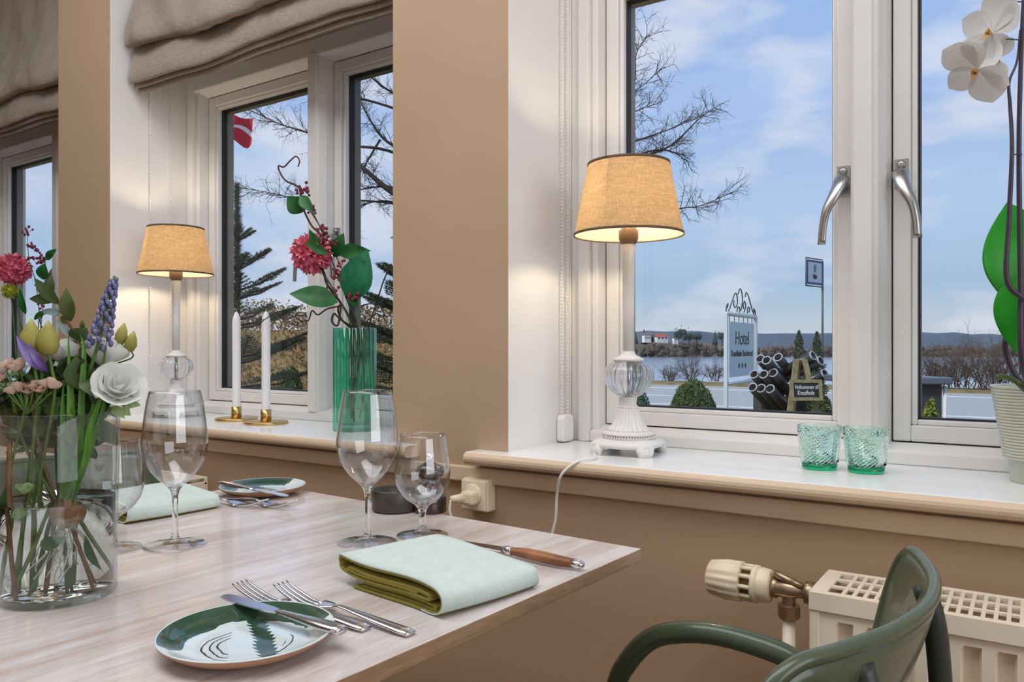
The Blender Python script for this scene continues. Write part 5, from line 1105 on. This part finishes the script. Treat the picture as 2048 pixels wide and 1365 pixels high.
for u, v, lab in ((1598, 662, 'small dark conifer, left of the two behind the easel'), (1634, 664, 'small dark conifer, right of the two, beside the blue sign pole')):
    p = PD(u, 700, 17); p.z = ZG; t = thing('small_conifer', lab, 'tree', p, 0, 'small conifers'); m = MB(); H_ = 1.032 + .5 + (697 - v) / 1560 * 17
    leafmass(m, lambda R: (lambda z, a, q: p + Vector((q * .27 * (1 - z) ** .6 * (.7 + .5 * abs(sin(z * 23))) * cos(a), q * .27 * (1 - z) ** .6 * (.7 + .5 * abs(sin(z * 23))) * sin(a), z * H_)))(R.random() ** 1.3, R.uniform(0, 6.28), R.uniform(.6, 1)), 5000, .026, random.Random(int(u)))
    m.build('foliage', NEED, t, True)['kind'] = 'stuff'; MB().tube([p, p + Vector((0, 0, H_))], [.06, .005], 6).build('trunk', BARK, t, True)

# --- white hotel sign
def text_mesh(txt, size, mt, name, parent, M, sx=1.0, shear=0, ext=.004, off=0, align='CENTER'):
    cu = bpy.data.curves.new(name, 'FONT'); cu.body = txt; cu.size = size; cu.align_x = align; cu.extrude = ext; cu.shear = shear; cu.offset = off
    o = bpy.data.objects.new(name + '_tmp', cu); COL.objects.link(o); bpy.context.view_layer.update()
    me = bpy.data.meshes.new_from_object(o.evaluated_get(bpy.context.evaluated_depsgraph_get())); bpy.data.objects.remove(o); bpy.data.curves.remove(cu)
    me.materials.clear(); me.materials.append(mt); S = Matrix.Diagonal((sx, 1, 1, 1)); me.transform(M @ S)
    ob = bpy.data.objects.new(name, me); COL.objects.link(ob); ob.parent = parent; return ob
SW = mat('white_sign_metal', (214, 222, 228), .5); SP = mat('sign_board', (192, 208, 220), .6); INK = mat('black_sign_lettering', (24, 28, 32), .6); IRON = mat('dark_scrolled_iron', (70, 78, 84), .5)
a = PD(1452, 700, 13.0); b = PD(1511, 700, 14.6); a.z = ZG; b.z = ZG; wd_ = (b - a).length; ang = math.atan2(b.y - a.y, b.x - a.x)
sg = thing('hotel_sign', 'white framed hotel sign with scrolled iron top by the road', 'sign', a, ang)
zt_ = 1.032 - ZG + (697 - 627) / 1560 * 13; zb_ = 1.032 - ZG - (768 - 697) / 1560 * 13
for x in (0, wd_): MB().box(x - .035, x + .035, -.03, .03, 0, zt_).build('post', SW, sg, bevel=.006)
MB().tube([(0, 0, zt_), (wd_, 0, zt_)], .04, 10).build('top_bar', SW, sg); MB().tube([(0, 0, zb_), (wd_, 0, zb_)], .04, 10).build('bottom_bar', SW, sg)
MB().box(.14, wd_ - .16, -.012, .012, zb_ + .10, zt_ - .13).build('sign_board', SP, sg)
for i in range(6):
    x = .2 + i * (wd_ - .45) / 5; MB().tube([(x, 0, zt_ - .14), (x, 0, zt_ - .03)], .007, 5).build('hanger', IRON, sg)
def scroll(pts, r=.011): MB().tube(smoothpts([(x * wd_, 0, zt_ + z) for x, z in pts], 6), r, 6).build('iron_scroll', IRON, sg)
scroll([(.0, .03), (.02, .12), (.06, .17), (.04, .10), (.01, .09)]); scroll([(1, .03), (.98, .11), (.93, .15), (.95, .09), (1.0, .08)])
scroll([(.08, .04), (.18, .20), (.28, .36), (.34, .34), (.36, .22), (.30, .12), (.24, .16), (.25, .24)]); scroll([(.38, .36), (.44, .46), (.50, .42), (.53, .28), (.50, .14), (.46, .08), (.42, .14)])
scroll([(.62, .34), (.66, .42), (.74, .36), (.82, .22), (.90, .09), (.96, .03)]); scroll([(.58, .06), (.64, .16), (.60, .26), (.55, .18), (.58, .12)]); scroll([(.70, .05), (.72, .16), (.78, .14), (.76, .07)]); scroll([(.34, .05), (.38, .14), (.44, .10), (.42, .04)])
RXm = Matrix.Rotation(radians(90), 4, 'X'); hh = zt_ - zb_
def tm(x, z): return Matrix.Translation((x, -.014, z)) @ RXm
text_mesh('Hotel', .34, INK, 'lettering', sg, tm(wd_ / 2, zb_ + hh * .56), 1.15, ext=.003)
text_mesh('Knudhule Badehotel', .16, INK, 'lettering', sg, tm(wd_ / 2, zb_ + hh * .385), 1.06, ext=.003)
for i in range(3):
    m = MB(); cx_ = wd_ / 2 + (i - 1) * .20; cz_ = zb_ + hh * .245; poly = [(cx_ + (.065 if k % 2 == 0 else .027) * sin(k * pi / 5), (.065 if k % 2 == 0 else .027) * cos(k * pi / 5)) for k in range(10)]
    m.add([(x, -.016, cz_ + z) for x, z in poly] + [(cx_, -.018, cz_)], [(k, (k + 1) % 10, 10) for k in range(10)], 0, False); m.build('star', INK, sg)
# --- blue road sign
a = PD(1612, 700, 20); b = PD(1645, 700, 20.6); a.z = b.z = ZG; ang = math.atan2(b.y - a.y, b.x - a.x); w_ = (b - a).length; zt2 = 1.032 - ZG + (697 - 518) / 1560 * 20.3; zb2 = 1.032 - ZG + (697 - 573) / 1560 * 20.3
rs = thing('road_sign', 'small blue-bordered road sign with cutlery symbol on a tall grey pole', 'sign', b, ang); PG = mat('grey_green_pole', (78, 92, 96), .5); BL = mat('sign_blue', (44, 66, 132), .5)
MB().tube([(0, 0, 0), (0, 0, zt2 - .03)], .028, 10).build('pole', PG, rs); 
for p0, p1 in (((-w_, zt2), (0, zt2)), ((-w_, zb2), (0, zb2)), ((-w_, zb2), (-w_, zt2))): MB().tube([(p0[0], 0, p0[1]), (p1[0], 0, p1[1])], .018, 8).build('frame_tube', PG, rs)
MB().box(-w_ + .04, -.035, -.012, .0, zb2 + .04, zt2 - .04).build('blue_panel', BL, rs); MB().box(-w_ + .085, -.08, -.018, -.012, zb2 + .10, zt2 - .10).build('white_field', SP, rs)
cx_ = -w_ / 2; hz_ = zt2 - zb2
MB().box(cx_ - .055, cx_ - .025, -.024, -.018, zb2 + hz_ * .50, zb2 + hz_ * .78).build('fork_symbol', INK, rs); MB().box(cx_ + .015, cx_ + .042, -.024, -.018, zb2 + hz_ * .50, zb2 + hz_ * .78).build('knife_symbol', INK, rs)
MB().ball((cx_ + .01, -.020, zb2 + hz_ * .34), .085, 12, 8, (1.25, .06, .75)).box(cx_ - .11, cx_ - .085, -.024, -.018, zb2 + hz_ * .27, zb2 + hz_ * .44).build('plate_symbol', INK, rs)
# --- stacked dark pipes
PIPE = mat('dark_glazed_pipe', (66, 68, 72), .35, c2=(46, 48, 52), vs_=10); PRIM = mat('grey_pipe_rim', (168, 172, 176), .5)
dpi = (RT * .62 + FW * .62 - UP * .52).normalized(); pipes = [(1520, 718, .0), (1533, 721, -.1), (1556, 715, .1), (1508, 749, -.05), (1527, 749, -.1), (1546, 746, -.12), (1505, 775, -.1), (1522, 777, -.14), (1540, 778, -.18)]
pn = ['top row left', 'top row middle', 'top row right', 'middle row left', 'middle row centre', 'middle row right', 'bottom row left', 'bottom row centre', 'bottom row right']
for i, (u, v, dd) in enumerate(pipes):
    c = PD(u, v, 9 + dd); t = thing('clay_pipe', 'dark hollow pipe in the stack beside the easel, ' + pn[i], 'pipe', c, 0, 'stacked dark pipes outside'); R = rot_to(dpi); r = .054
    MB().lathe([(r * .8, 0), (r, 0), (r, .48), (r * .8, .48)], 24, c, R, closed=True).build('pipe_wall', PIPE, t, True); MB().lathe([(r * .80, -.004), (r * 1.04, -.004), (r * 1.04, .014), (r * .80, .006)], 24, c, R, closed=True).build('rim', PRIM, t, True)
dpj = (-RT * .5 + FW * .7 - UP * .4).normalized()
for i, (u, v, lab) in enumerate(((1642, 722, 'grey pipe end right of the easel top, upper'), (1650, 748, 'grey pipe end right of the easel top, lower'), (1627, 712, 'grey pipe end peeking just behind the easel apex'))):
    c = PD(u, v, 8.9); t = thing('clay_pipe', lab, 'pipe', c, 0, 'stacked dark pipes outside'); R = rot_to(dpj); r = .056
    MB().lathe([(r * .8, 0), (r, 0), (r, .5), (r * .8, .5)], 24, c, R, closed=True).build('pipe_wall', PIPE, t, True); MB().lathe([(r * .80, -.004), (r * 1.04, -.004), (r * 1.04, .014), (r * .80, .006)], 24, c, R, closed=True).build('rim', PRIM, t, True)
p = PD(1575, 800, 9.6); sk_ = MB(); sk_.box(-.36, .36, -.12, .2, -.55, .05, M=Matrix.Translation(p) @ Matrix.Rotation(YAW, 4, 'Z')); solo(sk_, 'pipe_rack', CHARC, 'dark low base holding the stack of pipes', 'rack')
# --- chalkboard easel
EW = mat('weathered_easel_wood', (158, 150, 112), .8, c2=(126, 116, 84), vs_=20); SL = mat('chalkboard_slate', (40, 42, 46), .7); CH = mat('chalk', (228, 230, 232), .9)
ec = PD(1612, 781, 8.2); es = thing('chalkboard_easel', 'small wooden easel with framed welcome chalkboard, right of the pipes', 'sign', (ec.x, ec.y, ZG), YAW)
cz_ = ec.z - ZG; px = 8.2 / 1560
def leg_(x0, z0, x1, z1, y0, y1, w=.028):
    m = MB(); P_ = [(x0 - w, y0 - .012, z0), (x0 + w, y0 - .012, z0), (x0 + w, y0 + .012, z0), (x0 - w, y0 + .012, z0), (x1 - w, y1 - .012, z1), (x1 + w, y1 - .012, z1), (x1 + w, y1 + .012, z1), (x1 - w, y1 + .012, z1)]
    m.add(P_, [(0, 3, 2, 1), (4, 5, 6, 7), (0, 1, 5, 4), (1, 2, 6, 5), (2, 3, 7, 6), (3, 0, 4, 7)], 0, False); m.build('leg', EW, es)
leg_(-.30, 0, -8 * px, cz_ + 62 * px, -.05, .16); leg_(.30, 0, 8 * px, cz_ + 62 * px, -.05, .16); leg_(0, 0, 0, cz_ + 60 * px, .65, .19, .02)
bw, bh = 32 * px, 21 * px; M_ = Matrix.Translation((0, -.0, cz_)) @ Matrix.Rotation(radians(-8), 4, 'X')
MB().box(-bw + .03, bw - .03, -.008, .008, -bh + .03, bh - .03, M=M_).build('slate', SL, es)
for x0, x1, z0, z1 in ((-bw, bw, bh - .035, bh), (-bw, bw, -bh, -bh + .035), (-bw, -bw + .035, -bh + .035, bh - .035), (bw - .035, bw, -bh + .035, bh - .035)): MB().box(x0, x1, -.016, .016, z0, z1, M=M_).build('frame_board', EW, es)
text_mesh('Velkommen til', .062, CH, 'chalk_lettering', es, M_ @ Matrix.Translation((0, -.012, .012)) @ RXm, .68, .25, .001); text_mesh('Knudhule', .068, CH, 'chalk_lettering', es, M_ @ Matrix.Translation((-.01, -.012, -.05)) @ RXm, .68, .25, .001)
# --- dark roofed box
p = PD(1842, 700, 8.0); p.z = ZG; hb = thing('dark_box', 'dark grey box with overhanging lid beyond the right pane', 'storage box', p, YAW); z_ = 1.032 - ZG - (768 - 697) / 1560 * 8
DK = mat('dark_grey_board', (60, 62, 70), .6); MB().box(-.6, .16, -.1, .7, 0, z_).build('box_body', DK, hb, bevel=.005); MB().box(-.68, .23, -.18, .8, z_, z_ + .07).build('box_lid', mat('slate_grey_lid', (96, 106, 120), .5), hb, bevel=.012)
MB().tube([(.19, -.1, 0), (.19, -.1, z_ - .02)], .018, 8).build('corner_pipe', SW, hb)
# --- flag
FR = mat('flag_red', (196, 40, 62), .7, transl=.3); FWh = mat('flag_white', (232, 226, 230), .7, transl=.3)
fp = PD(440, 215, 15); fl_ = thing('flag', 'red flag with white cross on a white pole, top left of the middle window', 'flag', (fp.x, fp.y, ZG))
MB().tube([(fp.x, fp.y, ZG), (fp.x, fp.y, fp.z + .25)], .035, 8).build('pole', SW, fl_, True)
def flag_pt(s, t):  # s along, t down
    q = fp + RT * (.62 * s) + FW * (.10 * sin(s * 9 + t)) + UP * (-.60 * t - .25 * s * (1 - .4 * t) + .05 * sin(s * 8 + t * 5)); return q
def band(a, b, c, d, name, mt): MB().grid(lambda s, t: flag_pt(a + (b - a) * s, c + (d - c) * t), 8, 6).build(name, mt, fl_, True)
for a0, a1, b0, b1 in ((0, .32, 0, .42), (.46, 1, 0, .42), (0, .32, .56, 1), (.46, 1, .56, 1)): band(a0, a1, b0, b1, 'red_field', FR)
band(.32, .46, 0, 1, 'white_cross', FWh); band(0, .32, .42, .56, 'white_cross', FWh); band(.46, 1, .42, .56, 'white_cross', FWh)
